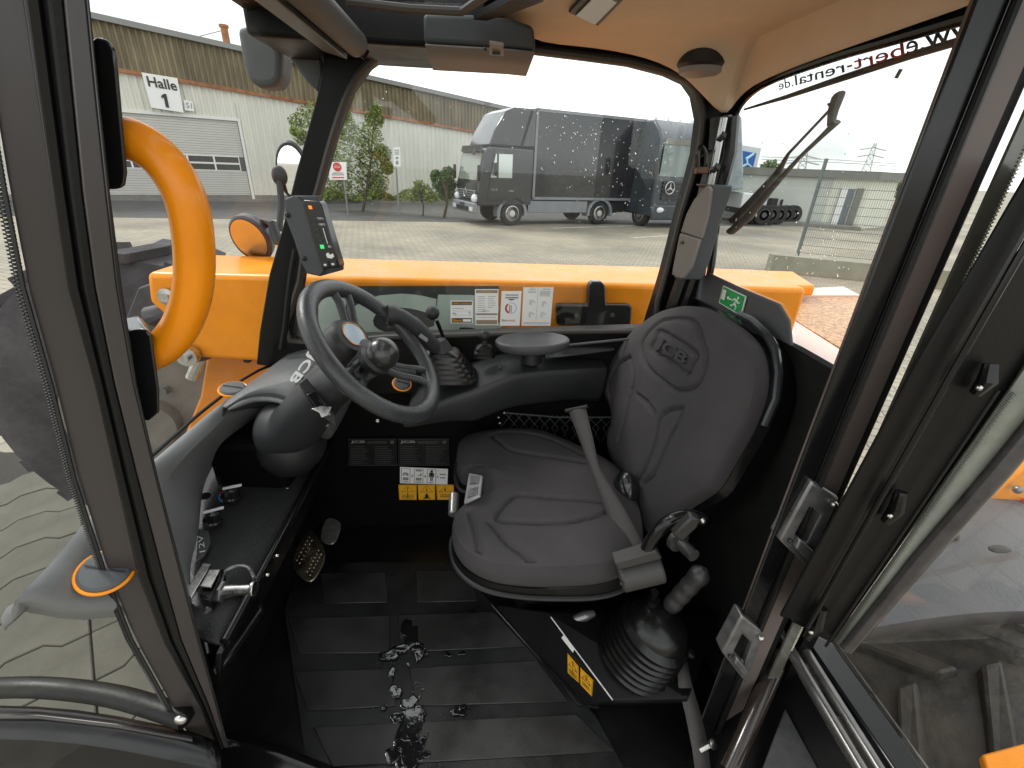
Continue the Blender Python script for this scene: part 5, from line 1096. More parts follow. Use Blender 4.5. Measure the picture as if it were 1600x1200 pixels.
MB().tube([CW-NW*.0105+e2*.055+(e1*math.cos(t)+e2*math.sin(t)*.8)*.036 for t in np.linspace(0,2*math.pi,32,endpoint=False)],.0018,6,closed=True).build('copper_dial_ring',mat('copper rim',(.5,.22,.08),.3,metal=.7),sc_)
# column switches
sw=thing('column_switch','black rocker recess with silver lever on the side of the steering column','switch',PY(495,640,.86))
pl=(-.335,.87,1.585); nl_=(.45,-.75,.5)
def SWP(x,y,o_=0): 
    p=PP(x,y,pl,nl_); return p+V(nl_).normalized()*o_
MB().prism([SWP(x,y,.0) for x,y in ((466,600),(478,590),(500,618),(524,650),(526,668),(508,655),(480,625))],V(nl_).normalized()*.006).build('recess_plate',PLA,sw,bevel=.003)
MB().prism([SWP(x,y,.006) for x,y in ((476,618),(490,612),(504,634),(492,640))],V(nl_).normalized()*.012).build('rocker',BLK,sw,bevel=.003)
MB().prism([SWP(x,y,.012) for x,y in ((484,640),(500,635),(516,636),(512,650),(500,654),(496,646))],V(nl_).normalized()*.010).build('silver_lever',MET,sw,bevel=.002)
MB().ball(SWP(512,648,.02),.004,8,6).build('rivet',SIL,sw)
MB().ball(PY(590,658,.98),.005,8,6).build('bright_screw',MET,label='bright screw head under the steering wheel rim',cat='screw')
# ---- steering wheel
swl=thing('steering_wheel','black three spoke steering wheel with spinner knob','steering wheel',CW)
RUBW=mat('worn wheel rubber',(.04,.042,.045),.27,bump=.3,bs=500,var=.18,vs=12,rvar=.1,bdist=.002)
MB().tube([CW+(e1*math.cos(t)+e2*math.sin(t))*.166 for t in np.linspace(0,2*math.pi,72,endpoint=False)],.0195,18,closed=True,flat=.85).build('rim',RUBW,swl)
HB_=CW-NW*.028
MB().lathe([(.04,-.03),(.045,0),(.042,.014),(.03,.022),(.001,.024)],HB_,NW,32).build('hub',PLG,swl)
for a in (R(115),R(357),R(238)):
    d_=e1*math.cos(a)+e2*math.sin(a); s_=NW.cross(d_)
    for k in (-1,1):
        pp=[HB_+d_*.03+s_*.012*k,HB_+d_*.08+s_*.014*k+NW*.006,CW+d_*.13+s_*.018*k-NW*.004,CW+d_*.16+s_*.026*k]
        MB().tube(catmull(pp,5,False),.0085,12).build('spoke',RUBW,swl)
    mb=MB(); pq=[HB_+d_*.03,HB_+d_*.08+NW*.004,CW+d_*.12-NW*.008]; mb.grid([[p-s_*.012 for p in pq],[p+s_*.012 for p in pq]]); mb.build('spoke_web',PLA,swl,solid=.006)
kc=PP(597,553,CW+NW*.035,NW)
MB().lathe([(.012,-.05),(.013,-.02),(.018,-.012)],kc,NW,16).build('knob_stem',PLA,swl)
MB().ball(kc,.034,28,20).build('spinner_knob',mat('black glossy knob',(.022,.022,.023),.3,coat=.4,bump=.1,bs=300),swl)
MB().lathe([(.03,-.034),(.036,-.02),(.03,-.012)],kc-NW*.0,NW,24).build('knob_collar',PLA,swl)
# ---- load display on the far pillar
li=thing('load_display','black load indicator with amber and green lights on the far front pillar','display',PY(495,430,1.18))
yq=1.16
fq=[PY(505,418,yq),PY(533,415,yq-.01),PY(503,314,yq),PY(474,312,yq+.01)]   # BL,BR,TR,TL of the face
nn=(fq[1]-fq[0]).cross(fq[3]-fq[0]).normalized(); nn=nn if nn.y<0 else -nn
fp=[bil(fq,u,v)+nn*.008 for u,v in ((0,.0),(.08,-.02),(.95,-.02),(1,.02),(1,.95),(.9,1.0),(.1,1.0),(0,.96))]
MB().prism(fp,nn*-.028).build('display_body',mat('shiny black plastic',(.012,.012,.013)),li,bevel=.003,seg=3)
MB().prism([PY(x,y,yq+.02) for x,y in ((444,310),(458,306),(500,306),(486,330),(500,400),(534,402),(536,422),(500,432),(480,428),(470,410),(452,350))],(0,.012,0)).build('mounting_bracket',PLG,li,bevel=.002)
MB().prism([PY(x,y,yq+.005) for x,y in ((444,312),(458,306),(476,318),(506,424),(498,432),(478,424),(468,398),(446,340))],(0,.012,0)).build('bracket_wing',PLG,li,bevel=.002)
for x,y in ((449,336),(475,404)): MB().ball(PY(x,y,yq+.003),(.006,.004,.006),12,8).build('screw',INK,li)
def fpt(u,v,o=.0092): return bil(fq,u,v)+nn*o
def fquad(a,b,c,d,o=.0092): return [fpt(a,b,o),fpt(c,b,o),fpt(c,d,o),fpt(a,d,o)]
MB().prism(fquad(.3,.875,.48,.925),nn*.001).build('amber_light',mat('amber led',(.8,.25,.02),.4,emit=(1,.22,.02),es=.55),li,smooth=False)
MB().prism(fquad(.3,.29,.5,.35),nn*.001).build('green_light',mat('green led',(.02,.5,.1),.4,emit=(.03,.8,.15),es=.6),li,smooth=False)
for k in range(5): MB().prism(fquad(.28,.40+k*.082,.5,.425+k*.082),nn*.0006).build('segment_light',DKB,li,smooth=False)
text_quad('120%',fpt(.58,.73),fpt(.92,.73),fpt(.58,.76),WHT,li,up=nn); text_quad('100%',fpt(.58,.64),fpt(.92,.64),fpt(.58,.67),WHT,li,up=nn); text_quad('0%',fpt(.72,.30),fpt(.9,.30),fpt(.72,.335),WHT,li,up=nn)
MB().prism(fquad(.72,.36,.76,.6),nn*.0006).build('scale_line',WHT,li,smooth=False)
MB().prism([fpt(.5,.15),fpt(.72,.13),fpt(.9,.16),fpt(.86,.21),fpt(.7,.19),fpt(.62,.23),fpt(.48,.2)],nn*.0006).build('machine_symbol',WHT,li,smooth=False)
for (a,b) in ((.12,.5),(.54,.93)): 
    bt_=MB().prism(fquad(a,.0,b,.09,.009),nn*.003).build('push_button',PLA,li,bevel=.001)
    MB().prism(fquad(a+.12,.03,b-.12,.06,.0125),nn*.0005).build('button_symbol',WHT,bt_,smooth=False)
# cable on the pillar behind the display
MB().tube(catmull([PY(x,y,1.25) for x,y in ((462,390),(455,430),(450,470),(446,510),(440,545))],6,False),.008,8).build('pillar_cable',RUB,label='black cable running down the far front pillar below the display',cat='cable')
# ---- stickers on the far window
def paper(px4,label,hdr,body,foot):
    q=[PY(x,y,1.29) for x,y in px4]; o=thing('window_sticker',label,'sticker',(q[0]+q[1])/2); n=V((0,-1,0))
    MB().prism(q,(0,.0008,0)).build('paper',WHT,o,bevel=.0,smooth=False)
    return q,o
BRW=mat('brown print',(.10,.05,.02),.5); FADE=mat('faded brown print',(.28,.22,.15),.6)
q,o=paper(((704,505),(739,505),(739,470),(704,470)),'small brown bordered sticker left of the Wartung sticker','','','')
prints(q,[(.05,.82,.95,.97),(.05,.03,.95,.24)],n,.001).build('brown_band',BRW,o,smooth=False)
text_quad('Kühler-Frostschutz',bil(q,.1,.87),bil(q,.9,.87),bil(q,.1,.94),YEL,o,up=n,lift=.0018)
text_quad('bis',bil(q,.1,.4),bil(q,.25,.4),bil(q,.1,.5),INK,o,up=n); text_quad('°C',bil(q,.78,.4),bil(q,.92,.4),bil(q,.78,.52),INK,o,up=n)
prints(q,[(.1,.66,.6,.68),(.1,.36,.92,.37),(.1,.55,.92,.56)],n,.001).build('ruled_lines',GRYI,o,smooth=False)
text_quad('Ebert',bil(q,.1,.08),bil(q,.5,.08),bil(q,.1,.19),YEL,o,up=n,lift=.0018); prints(q,[(.55,.08,.92,.19)],n,.0018).build('white_patch',WHT,o,smooth=False)
q,o=paper(((743,508),(778,508),(779,452),(742,452)),'taller brown bordered Wartung sticker with handwriting','','','')
prints(q,[(.04,.9,.96,.98),(.04,.03,.96,.15),(.04,.29,.96,.34)],n,.001).build('brown_band',FADE,o,smooth=False)
text_quad('Wartung',bil(q,.3,.915),bil(q,.7,.915),bil(q,.3,.965),YEL,o,up=n,lift=.0018)
prints(q,[(.1,.8-.06*k,.1+random.uniform(.25,.38),.812-.06*k) for k in range(8)]+[(.55,.8-.06*k,.55+random.uniform(.2,.35),.812-.06*k) for k in range(6)]+[(.1,.22,.9,.23),(.3,.4,.62,.415)],n,.001).build('small_print',GRYI,o,smooth=False)
q,o=paper(((781,509),(812,509),(815,455),(784,455)),'white sticker with red and blue round gauge drawing','','','')
c=bil(q,.5,.52)+n*.0012; ex=(q[1]-q[0]).normalized(); ez=(q[3]-q[0]).normalized()
for (t0,t1,mt_,r_) in ((2.2,4.4,REDI,.017),(4.8,8.2,BLUI,.017)):
    MB().grid([[c+(ex*math.cos(t)+ez*math.sin(t))*r_*k_ for t in np.linspace(t0,t1,14)] for k_ in ((.7,1) if mt_==REDI else (.93,1))]).build('gauge_arc',mt_,o,smooth=False)
prints(q,[(.2,.8,.85,.84),(.2,.88,.85,.91),(.42,.4,.46,.62),(.5,.38,.54,.6)],n,.001).build('small_print',GRYI,o,smooth=False)
MB().face([bil(q,.3,.78)+n*.001,bil(q,.72,.78)+n*.001,bil(q,.5,.74)+n*.001]).build('arrow_mark',INK,o,smooth=False)
text_quad('Ebert',bil(q,.08,.13),bil(q,.35,.13),bil(q,.08,.2),INK,o,up=n); text_quad('rental',bil(q,.37,.13),bil(q,.75,.13),bil(q,.37,.2),REDI,o,up=n)
q,o=paper(((815,509),(860,509),(865,449),(818,449)),'white leaflet in two columns with faint diagrams left of the black guide plate','','','')
prints(q,[(.2,.95,.4,.965),(.62,.95,.9,.965)]+[(.15,.9-.03*k,.42,.91-.03*k) for k in range(2)]+[(.55,.9-.03*k,.9,.91-.03*k) for k in range(5)]+[(.48,.12,.487,.98),(.05,.08,.95,.09),(.05,.05,.95,.06)],n,.001).build('small_print',GRYI,o,smooth=False)
mb=MB()
for (u,v) in ((.3,.62),(.72,.58),(.3,.3),(.7,.3)):
    c=bil(q,u,v)+n*.0012
    for k in range(3): mb.tube([c+(ex*math.cos(t)*(1+.4*math.sin(3*t+k))+ez*math.sin(t))*(.003+.0025*k) for t in np.linspace(0,5,12)],.0003,3)
mb.build('line_drawings',GRYI,o,smooth=False,kind='stuff')

# ---- side console with levers and armrest
sc2=thing('side_console','black moulded side console under the far window','console',(.1,1.2,1.4))
ed=[(630,662,1.06),(665,640,1.07),(700,622,1.08),(735,610,1.09),(765,598,1.10),(800,586,1.12),(850,580,1.16),(900,577,1.20),(950,574,1.24)]
e_=[PY(x,y,Y) for x,y,Y in ed]; e_=catmull(e_,4,False)
row0=[V((p.x-.0,1.29,p.z+.005)) for p in e_]; row1=[V((p.x,min(1.28,p.y+.03),p.z+.002)) for p in e_]; dk=[min(1,(i+1)/14)**.6 for i in range(len(e_))]; row2=[p+V((0,-.006*k,-.012*k)) for p,k in zip(e_,dk)]; row3=[p+V((0,-.004*k,-.05*k)) for p,k in zip(e_,dk)]; row4=[p+V((0,.02,-.12*k)) for p,k in zip(e_,dk)]; row5=[V((p.x,min(1.29,p.y+.09),p.z-.145*k)) for p,k in zip(e_,dk)]
MB().grid([row0,row1,e_,row2,row3,row4,row5]).build('console_shell',mat('column plastic',(.027,.028,.03)),sc2,solid=.006,sub=1)
MB().prism([PY(x,y,1.288) for x,y in ((455,538),(1020,519),(1040,600),(455,620))],(0,.01,0)).build('window_ledge',BLKM,sc2,smooth=False)
q=[PZ(x,y,PY(900,560,1.2).z+.004) for x,y in ((850,562),(960,548),(955,526),(858,532))]
MB().prism(q,(0,0,.003)).build('storage_tray',INK,sc2,bevel=.002)
MB().tube([PY(880,540,1.24),PY(960,532,1.25),PY(1040,524,1.26)],.004,8).build('tray_rail',PLG,sc2)
MB().ball(PY(782,575,1.12),.006,10,8).build('screw',INK,sc2)
# main joystick: bellows and grip
js=thing('boom_joystick','large black joystick with stepped rubber gaiter behind the steering wheel','joystick',PY(700,600,1.15))
g0=PY(702,588,1.15); zt_=g0.z
def rrect(c,w_,d_,n=5,rot=0):
    o=[]
    for k in range(24):
        a=2*math.pi*k/24; cx=math.copysign(abs(math.cos(a))**.45,math.cos(a))*w_; cy=math.copysign(abs(math.sin(a))**.45,math.sin(a))*d_; o.append(c+V((cx,cy,0)))
    return o
rows=[]
top_=PY(690,548,1.15)
for k in range(13):
    t=k/12; c=g0.lerp(top_,t); w_=(.078-.036*t)*(1+(.07 if k%2 else -.03)); rows.append(rrect(c,w_,w_*.85))
rows.append(rrect(top_+V((0,0,.01)),.018,.016)); rows.append(rrect(top_+V((0,0,.012)),.004,.004))
MB().grid(rows,close=True).build('gaiter',mat('gaiter gloss rubber',(.008,.008,.008),.26,spec=.6,bump=.15,bs=120,bdist=.002),js,sub=1)
MB().lathe([(.030,0),(.024,.02),(.02,.03)],top_,(-.3,0,1),20).build('gaiter_collar',PLA,js)
MB().tube(catmull([top_,PY(672,535,1.13),PY(650,512,1.11),PY(625,495,1.09),PY(605,492,1.08)],5,False),[.020]*6+[.022]*6+[.02]*5+[.024]*4,18).build('grip',mat('column plastic',(.027,.028,.03)),js)
MB().prism([PY(x,y,1.085) for x,y in ((654,526),(667,535),(669,530),(657,521))],(0,.002,0)).build('grey_label',GRYI,js,smooth=False)
tl_=thing('thin_lever','thin black lever with ball knob in front of the boom decal','lever',PY(700,545,1.2))
MB().tube([PY(682,500,1.19),PY(690,520,1.2),PY(701,552,1.22)],[.0055,.005,.005],10).build('rod',BLK,tl_)
MB().ball(PY(676,489,1.185),.0185,20,14).build('ball_knob',PLA,tl_)
sl2=thing('small_lever','short black ball lever on a stepped rubber base left of the armrest','lever',PY(757,560,1.2))
b0_=PY(757,556,1.19)
rows=[]
for k in range(7): w_=(.030,.028,.029,.024,.024,.019,.006)[k]; rows.append(rrect(b0_+V((0,0,.006*k)),w_,w_*.8))
MB().grid(rows,close=True).build('rubber_base',RUB,sl2)
MB().tube([b0_+V((0,0,.03)),PY(757,528,1.19)],.008,10).build('stem',PLA,sl2); MB().ball(PY(757,524,1.19),.0155,18,12).build('ball_knob',PLA,sl2)
ar=thing('armrest','oval padded charcoal armrest on the side console','armrest',PY(832,560,1.2))
ac=PY(832,533,1.19)
rows=[]; 
prf=[(.2,-.024),(.8,-.024),(.94,-.018),(1,-.006),(.985,.004),(.93,.008),(.8,.005),(.5,.001),(.02,-.001)]
for r_,h in prf: rows.append([ac+V((math.cos(a)*.106*r_,math.sin(a)*.066*r_,h+math.cos(a)*.004)) for a in np.linspace(0,2*math.pi,48,endpoint=False)])
MB().grid(rows,close=True).build('pad',mat('armrest vinyl',(.06,.062,.065),.42,bump=.4,bs=500,var=.1,bdist=.002),ar,sub=1)
MB().lathe([(.03,-.06),(.028,-.02)],ac+V((0,0,-.002)),(0,0,1),20).build('support',INK,ar)
MB().tube([PY(852,548,1.15),PY(862,556,1.15)],.004,6).build('lock_lever',PLG,ar)
# net pocket
nt_=thing('net_pocket','black elastic net pocket on the side wall behind the seat','net',PY(860,670,1.27))
MB().tube([PY(790,645,1.25),PY(870,652,1.25),PY(960,652,1.25)],.0025,6).build('elastic_cord',PLG,nt_)
mb=MB()
for k in range(11):
    x=790+k*16
    mb.tube([PY(x,646+k*.6,1.255),PY(x+18,668,1.255),PY(x+6,690,1.255)],.0009,4); mb.tube([PY(x+10,646+k*.6,1.257),PY(x-8,668,1.257),PY(x+4,692,1.257)],.0009,4)
mb.build('net_mesh',PLG,nt_,kind='stuff',smooth=False)
for x,y in ((788,645),(779,652),(781,661)): MB().ball(PY(x,y,1.25),.005,10,8).build('hook_screw',MET,nt_)

# ================================================================ DRIVER SEAT
def pad(name,outline,p0,nrm,Hh,skirt,grooves,mt,parent,K=46,Nn=260,gw=.006,gd=.006,bulge=.0,dish=0):
    nrm=V(nrm).normalized(); P=[PP(x,y,p0,nrm) for x,y in outline]; P=catmull(P,10)
    # even spacing
    L_=[0]; 
    for i in range(len(P)): L_.append(L_[-1]+(P[(i+1)%len(P)]-P[i]).length)
    O=[]
    for k in range(Nn):
        s_=L_[-1]*k/Nn; i=max(j for j in range(len(P)) if L_[j]<=s_); t=(s_-L_[i])/max(1e-9,(L_[i+1]-L_[i])); O.append(P[i].lerp(P[(i+1)%len(P)],t))
    C_=sum(O,V())/len(O); G=[]
    e=(O[0]-C_); e=(e-nrm*e.dot(nrm)).normalized(); g_=nrm.cross(e)
    def uv(p): d=p-C_; return (d.dot(e),d.dot(g_))
    segs=[]
    for gr,cl in grooves:
        q=[uv(p) for p in catmull([PP(x,y,p0,nrm) for x,y in gr],4,cl)]
        if cl: q=q+[q[0]]
        segs+= [(q[i],q[i+1]) for i in range(len(q)-1)]
    sa=np.array([s_[0] for s_ in segs]); sb=np.array([s_[1] for s_ in segs]); sd_=sb-sa; sl=(sd_**2).sum(1)+1e-12
    rows=[]
    for k in range(K+1):
        r_=(k/K)**.8; rr=[]
        for p in O:
            q=C_+(p-C_)*max(r_,.004); u=np.array(uv(q)); tt=np.clip(((u-sa)*sd_).sum(1)/sl,0,1); d=np.sqrt(((sa+sd_*tt[:,None]-u)**2).sum(1)).min()
            h=Hh*(1-max(0,(r_-.62)/.38)**2.6)-dish*(1-r_)**1.0-gd*math.exp(-(d/gw)**2)*(1 if r_<.97 else 0)
            rr.append(q+nrm*h)
        rows.append(rr)
    for (o_,s_) in ((.006,.25),(.008,.55),(.0,.85),(-.006,1.0)):
        rows.append([p+(p-C_).normalized()*(o_+bulge)-nrm*skirt*s_ for p in O])
    MB().grid(rows,close=True).build(name,mt,parent)
    return O,C_,nrm
def zc_(l,ox=690,oy=460,k=2.4): return [(ox+x/k,oy+y/k) for x,y in l]
st=thing('driver_seat','charcoal fabric driver seat with embossed backrest and black base','seat',(.25,.92,ZF))
bo_=zc_([(880,50),(800,75),(700,150),(630,230),(603,300),(608,360),(632,420),(640,480),(622,560),(645,640),(700,740),(748,850),(775,890),(830,840),(900,785),(960,745),(1000,712),(1060,610),(1120,500),(1165,380),(1172,280),(1150,200),(1095,135),(1000,75),(940,52)])
bp0=(.44,.93,1.42); bn=V((-.48,-.05,.115)).normalized()
gvs=[(zc_([(870,100),(960,105),(1012,190),(1030,260),(1000,345),(930,368),(875,340),(800,270),(785,190),(830,120)]),True),
 (zc_([(850,145),(925,185),(995,235),(978,270),(960,305),(890,258),(822,212),(836,178)]),True),
 (zc_([(738,242),(754,310),(740,390),(712,500),(697,548)]),False),(zc_([(738,242),(690,272),(655,340),(662,400)]),False),
 (zc_([(942,435),(890,442),(852,480),(835,560),(800,650),(768,706)]),False),(zc_([(942,435),(912,505),(870,590),(830,680),(790,712)]),False),(zc_([(770,384),(800,410),(834,450)]),False)]
O,C_,bn=pad('backrest_cushion',bo_,bp0,bn,.030,.05,gvs,FAB,st,gw=.0055,gd=.0105)
BP=lambda x,y,o_=0: PP(690+x/2.4,460+y/2.4,bp0,bn)+bn*o_
text_quad('JCB',BP(838,212,.028),BP(948,285,.028),BP(862,170,.028),FAB,st,name='embossed_lettering',raised=.009,bold=.02,up=bn,lift=.0)
sh=[p-bn*.052+(p-C_)*.05 for p in O]; sh2=[p-bn*.085+(p-C_)*.035+V((.01,0,0)) for p in O]; sh3=[p-bn*.10-(p-C_)*.25 for p in O]
MB().grid([[p-bn*.035+(p-C_)*.015 for p in O],sh,sh2,sh3],close=True).build('backrest_shell',BLK,st)
MB().tube([PP(690+x/2.4,460+y/2.4,bp0,bn)-bn*.04+V((.0,0,0)) for x,y in ((1060,62),(1110,85),(1160,135),(1192,200),(1202,280),(1192,380),(1150,480))],.009,10).build('shell_edge_strip',mat('blue grey gloss edge',(.02,.022,.025),.25,coat=.3),st)
co_=[(720,688),(745,675),(795,669),(845,672),(900,694),(945,716),(968,735),(985,765),(1000,800),(1000,845),(975,868),(935,880),(880,884),(820,884),(765,877),(728,858),(711,832),(712,802),(735,792),(757,778),(758,752),(745,737),(722,733),(715,712)]
cg_=[(zc_([(190,550),(260,540),(380,560),(470,600),(555,645),(552,662),(430,642),(270,615),(225,588)]),True),(zc_([(290,785),(400,795),(520,803),(625,818),(610,850),(500,885),(400,893),(235,884),(208,865),(245,815)]),True),
 (zc_([(105,840),(125,910),(145,985)]),False),(zc_([(180,885),(240,950),(300,985),(375,1030)]),False)]
cp0=(.2,.93,1.40); cn=V((-.06,0,1)).normalized()
O2,C2,cn=pad('seat_cushion',co_,cp0,cn,.028,.075,cg_,FAB,st,gw=.0055,gd=.010,bulge=.0)
zlow=1.40-.08
MB().grid([[p-cn*.06+(p-C2)*.01 for p in O2],[V((p.x,p.y,0))+V((0,0,1.335))+(V((p.x,p.y,0))-V((C2.x,C2.y,0)))*.02 for p in O2],[V((p.x,p.y,1.31))+(V((p.x,p.y,0))-V((C2.x,C2.y,0)))*.03 for p in O2],[V((p.x,p.y,1.295))+(V((p.x,p.y,0))-V((C2.x,C2.y,0)))*-.02 for p in O2],[V((p.x,p.y,1.27))+(V((p.x,p.y,0))-V((C2.x,C2.y,0)))*-.3 for p in O2]],close=True).build('seat_pan',BLKM,st)
MB().tube([V((p.x,p.y,1.312))+(V((p.x,p.y,0))-V((C2.x,C2.y,0)))*.035 for p in O2],.006,8,closed=True).build('pan_rim',PLA,st)
rows=[]
for k in range(9):
    z=1.28-k*.03; s_=.62+(.04 if k%2 else 0)-.02*k; rows.append(rrect(V((.26,.95,z)),.30*s_,.26*s_))
MB().grid(rows,close=True).build('suspension_bellows',mat('matt black trim',(.003,.003,.003)),st)
MB().bx((.22,.86,ZF),(.50,1.16,1.06)).build('seat_base',mat('matt black trim',(.003,.003,.003)),st,bevel=.01)
# seat control panel and front knob
cp4=[(727,790),(752,778),(756,745),(735,741)]
q=[PP(x,y,(-.04,.93,1.405),(-.5,-.1,.7)) for x,y in cp4]; cnn=V((-.5,-.1,.7)).normalized()
MB().prism([q[0],q[1],q[2],q[3]],cnn*.008).build('control_panel',mat('silver control panel',(.28,.285,.29),.35,metal=.5),st,bevel=.003)
for (a,b) in ((.12,.42),(.58,.9)): MB().prism([bil(q,.25,a)+cnn*.008,bil(q,.85,a)+cnn*.008,bil(q,.85,b)+cnn*.008,bil(q,.25,b)+cnn*.008],cnn*.003).build('control_button',SIL,st,bevel=.001)
kb=PP(709,788,(-.07,.93,1.37),(-.3,-.5,.6)); MB().tube([kb+V((0,.03,.008)),kb+V((0,-.03,-.008))],.013,12).build('adjust_knob',SIL,st,bevel=.003)
# recliner and hinge plate, buckle
MB().tube(catmull([PY(x,y,.66) for x,y in ((1010,860),(1022,838),(1045,815),(1075,806),(1098,812))],5,False),.013,12).build('hinge_arm',BLK,st)
MB().lathe([(.022,0),(.022,.01),(.012,.012),(.012,.05)],PY(1056,842,.64),(.3,-1,.1),20).build('recliner_hub',mat('dark grey lever',(.022,.022,.022),.35),st)
MB().prism([PY(x,y,.60) for x,y in ((1052,838),(1066,848),(1090,825),(1096,812),(1082,808))],(.0,.018,0)).build('recliner_lever',mat('dark grey lever',(.022,.022,.022),.35),st,bevel=.004)
MB().ball(PY(1098,814,.62),.005,8,6).build('lever_screw',MET,st)
MB().ball(PP(976,770,(.40,.93,1.44),(-.8,-.2,.6)),(.035,.045,.062),20,14).build('buckle_housing',mat('shiny black plastic',(.012,.012,.013)),st)
# seat belt
sb_=thing('seat_belt','grey seat belt strap crossing the cushion with black retractor housing','seat belt',PZ(1000,900,1.3))
L1=[PP(x,y,(.28,.9,1.5),(-.5,-.45,.5)) for x,y in ((888,642),(898,668),(910,700),(921,730),(935,770),(950,810),(966,866))]
R1=[PP(x,y,(.28,.9,1.5),(-.5,-.45,.5)) for x,y in ((915,636),(922,665),(930,700),(937,730),(958,766),(982,806),(1010,862))]
a_=catmull(L1,4,False); b_=catmull(R1,4,False)
MB().grid([a_,[p.lerp(q_,.33)+V((-.002,-.003,.002)) for p,q_ in zip(a_,b_)],[p.lerp(q_,.66)+V((-.002,-.003,.002)) for p,q_ in zip(a_,b_)],b_]).build('strap',BELT,sb_,solid=.002)
MB().tube([PP(884,642,(.28,.9,1.5),(-.5,-.45,.5)),PP(918,635,(.28,.9,1.5),(-.5,-.45,.5))],.005,10).build('belt_tongue',INK,sb_)
ra=PY(968,902,.66); rb_=PY(1034,886,.66)
MB().tube([ra,rb_],.031,24).build('retractor_housing',mat('retractor plastic',(.042,.04,.039),.5,bump=.3,bs=700,bdist=.002),sb_,bevel=.006,seg=3)
MB().prism([PY(x,y,.645) for x,y in ((960,880),(1026,860),(1036,874),(966,892))],(0,.03,0)).build('belt_slot',MATS['retractor plastic'],sb_,bevel=.004)
MB().ball(PY(971,912,.63),.004,8,6).build('slot_mark',INK,sb_)
# ---- side console by the door with joystick gaiter
dc_=thing('seat_side_console','black sloping console beside the seat with steel edge','console',(.35,.7,ZF))
zt2=1.12
A_,B_,C3=PZ(768,945,.962),PZ(905,1102,.962),PZ(957,1095,zt2); fn_=(B_-A_).cross(C3-A_).normalized(); fn_=fn_ if fn_.x<0 else -fn_; D3=PP(855,958,A_,fn_)
topq=[D3,PZ(957,1094,zt2),PZ(1075,1092,zt2),PZ(1125,960,zt2),PZ(980,930,zt2)]
MB().prism(topq,(0,0,-.01)).build('console_top',BLKM,dc_,smooth=False)
MB().add([A_-fn_*.006,B_-fn_*.006,C3-fn_*.006,D3-fn_*.006,A_,B_,C3,D3],[(0,1,2,3),(4,5,6,7),(0,1,5,4),(1,2,6,5),(2,3,7,6),(3,0,4,7)]).build('console_side',BLK,dc_,smooth=False)
MB().add([PZ(905,1102,.962),PZ(1060,1100,.98),PZ(1075,1092,zt2),PZ(957,1095,zt2)],[(0,1,2,3)]).build('console_front',BLKM,dc_,solid=.006,smooth=False)
MB().tube([D3.lerp(C3,.06)+V((0,0,.003)),C3+V((0,0,.003))],.0022,6).build('steel_edge',MET,dc_)
MB().tube([PZ(768,945,.965),PZ(845,1032,.965),PZ(905,1102,.965),PZ(935,1105,.965)],.004,8).build('base_seal',BLK,dc_)
def SP(x,y,o_=.003): return PP(x,y,A_,fn_)+fn_*o_
warn([SP(888,1050),SP(906,1066),SP(905,1040),SP(888,1020)],'upper amber warning sticker on the console beside the joystick gaiter',syms[0],n=fn_)
warn([SP(908,1068),SP(926,1087),SP(928,1062),SP(908,1042)],'lower amber warning sticker on the console beside the joystick gaiter',syms[2],n=fn_)
MB().prism([SP(879,995),SP(897,1018),SP(899,1013),SP(883,990)],fn_*.001).build('white_label',WHT,label='narrow blank white label near the steel console edge',cat='label',smooth=False)
gj=thing('drive_joystick','grey finger grip joystick rising from a ribbed black rubber gaiter','joystick',PZ(1000,1050,zt2))
ba=PZ(988,1024,zt2+.004); ta=PZ(1046,958,1.275)
ax_=(ta-ba).normalized(); prf=[]
L_=(ta-ba).length
for k in range(7):
    h=L_*.66*k/7; r_=.086-.0018*k; prf+=[(r_-.004,h),(r_+.005,h+L_*.66*.03),(r_+.009,h+L_*.66*.07),(r_+.004,h+L_*.66*.105)]
prf+=[(.071,L_*.68),(.070,L_*.74),(.063,L_*.82),(.050,L_*.90),(.030,L_*.97),(.012,L_*.99),(.001,L_*.995)]
MB().lathe(prf,ba,ax_,44).build('gaiter',mat('gaiter rubber',(.006,.006,.006),.27,bump=.05,bs=60,rvar=.04,bdist=.002),gj)
e_x=ax_.cross(V((0,1,0))).normalized()
j1=PZ(1030,945,1.29); MB().lathe([(.016,-.02),(.014,.0),(.016,.006),(.010,.006),(.009,-.004)],PZ(1052,945,1.28),(.4,.1,1),20).build('gaiter_neck',MATS['gaiter rubber'],gj)
MB().lathe([(.014,-.02),(.012,.0),(.014,.006),(.008,.006),(.007,-.004)],PZ(1020,940,1.285),(.1,.1,1),20).build('gaiter_neck',MATS['gaiter rubber'],gj)
MB().tube([PZ(1018,945,1.27),PZ(1023,925,1.32)],[.008,.009],12).build('short_pin',BLK,gj)
g1=PZ(1045,950,1.27); g2=PZ(1098,893,1.40); gp=[g1.lerp(g2,t) for t in np.linspace(0,1,26)]
MB().tube(gp+[g2+(g2-g1).normalized()*.008],[.013,.017,.0185]+[.0195+.0010*math.sin(k*1.15) for k in range(19)]+[.0215,.0215,.020,.016,.007],20).build('grip',mat('grip plastic',(.032,.032,.032),.33,bump=.3,bs=500,var=.1,bdist=.002),gj)
MB().tube([PZ(897,968,zt2+.05),PZ(915,962,zt2+.06),PZ(928,958,zt2+.06)],[.010,.012,.008],12).build('lock_lever',SIL,label='small grey lock lever on the seat base beside the gaiter',cat='lever')
MB().ball(PZ(904,978,zt2+.04),.008,12,8).build('lever_bolt',MET,label='bright bolt below the small grey lock lever',cat='bolt')
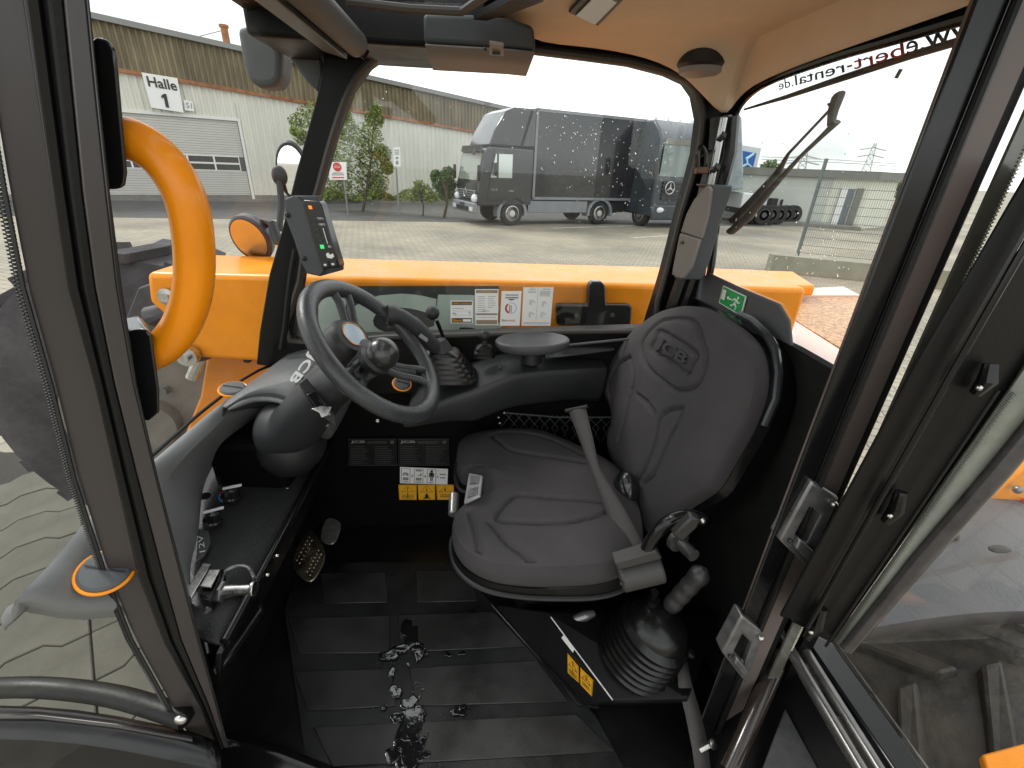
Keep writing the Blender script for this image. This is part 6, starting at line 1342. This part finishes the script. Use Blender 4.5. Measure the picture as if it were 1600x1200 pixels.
# door check strap
ds=thing('door_check_strap','grey webbing check strap bolted to the sill below the gaiter','strap',PZ(1095,1170,1.0))
l=[PZ(x,y,z) for x,y,z in ((1058,1028,1.15),(1060,1070,1.13),(1072,1120,1.08),(1082,1170,1.05),(1088,1215,1.0))]; r=[PZ(x,y,z) for x,y,z in ((1072,1022,1.15),(1080,1065,1.13),(1095,1115,1.08),(1106,1160,1.05),(1112,1215,1.0))]
MB().grid([l,r]).build('webbing',BELT,ds,solid=.002)
for x,y,z in ((1078,1022,1.16),(1112,1163,1.08)): MB().lathe([(.010,0),(.010,.006),(.006,.008)],PZ(x,y,z),(.5,-.3,1),8).build('bolt_head',MET,ds)
MB().tube([PZ(1094,1172,1.06),PZ(1116,1160,1.08)],.006,10).build('bolt_shank',MET,ds)
MB().prism([PZ(x,y,1.11) for x,y in ((1042,1066),(1050,1060),(1056,1085),(1048,1088))],(0,0,.004)).build('white_tab',WHT,ds,bevel=.001)
# ---- rear wiper
wp=thing('rear_wiper','rear window wiper with twin arms and long blade outside the glass','wiper',PX(1160,340,XR+.06))
XW=XR+.05; WM=mat('weathered wiper metal',(.10,.085,.075),.5,var=.3,vs=20)
for (p_) in ([(1146,345),(1170,320),(1215,270),(1232,240),(1300,168)],[(1142,362),(1168,340),(1205,295),(1250,245),(1283,214),(1308,190)]):
    pts=[PX(x,y,XW) for x,y in p_]; MB().tube(pts,[.014,.013,.009,.004,.0035] if len(pts)==5 else [.014,.014,.009,.005,.006,.008],10,flat=.6).build('arm',WM,wp)
MB().tube([PX(1300,165,XW),PX(1310,150,XW),PX(1302,172,XW),PX(1298,196,XW)],[.010,.012,.010,.007],10).build('blade_joint',WM,wp)
MB().tube([PX(1163,171,XW-.015),PX(1230,151,XW-.015),PX(1310,124,XW-.015),PX(1425,86,XW-.015),PX(1540,52,XW-.015)],[.002,.004,.005,.005,.005],8,flat=1.2).build('blade',mat('wiper blade rubber',(.05,.04,.035),.6),wp)
MB().tube([PX(1400,122,XW-.01),PX(1408,108,XW-.01)],.003,6).build('washer_jet',WM,wp)

# wheels belong to the machine's chassis
def adopt(wheel_root,tyre):
    for ch in list(tyre.children): ch.parent=tyre
    for ch in list(wheel_root.children):
        if ch is not tyre: ch.parent=tyre
    tyre.parent=ob; tyre.location=wheel_root.location-ob.location; tyre.name='wheel'
    bpy.data.objects.remove(wheel_root)
_rt=[o for o in rw.children if o.name.startswith('tyre')][0]; _ft=[o for o in fw.children if o.name.startswith('tyre')][0]
adopt(rw,_rt); adopt(fw,_ft)
ob['label']='orange telehandler chassis carrying the muddy front and rear wheels'; ob['category']='chassis'; ob.name='telehandler_chassis'
for o in bpy.data.objects:
    if '_off' in o: del o['_off']
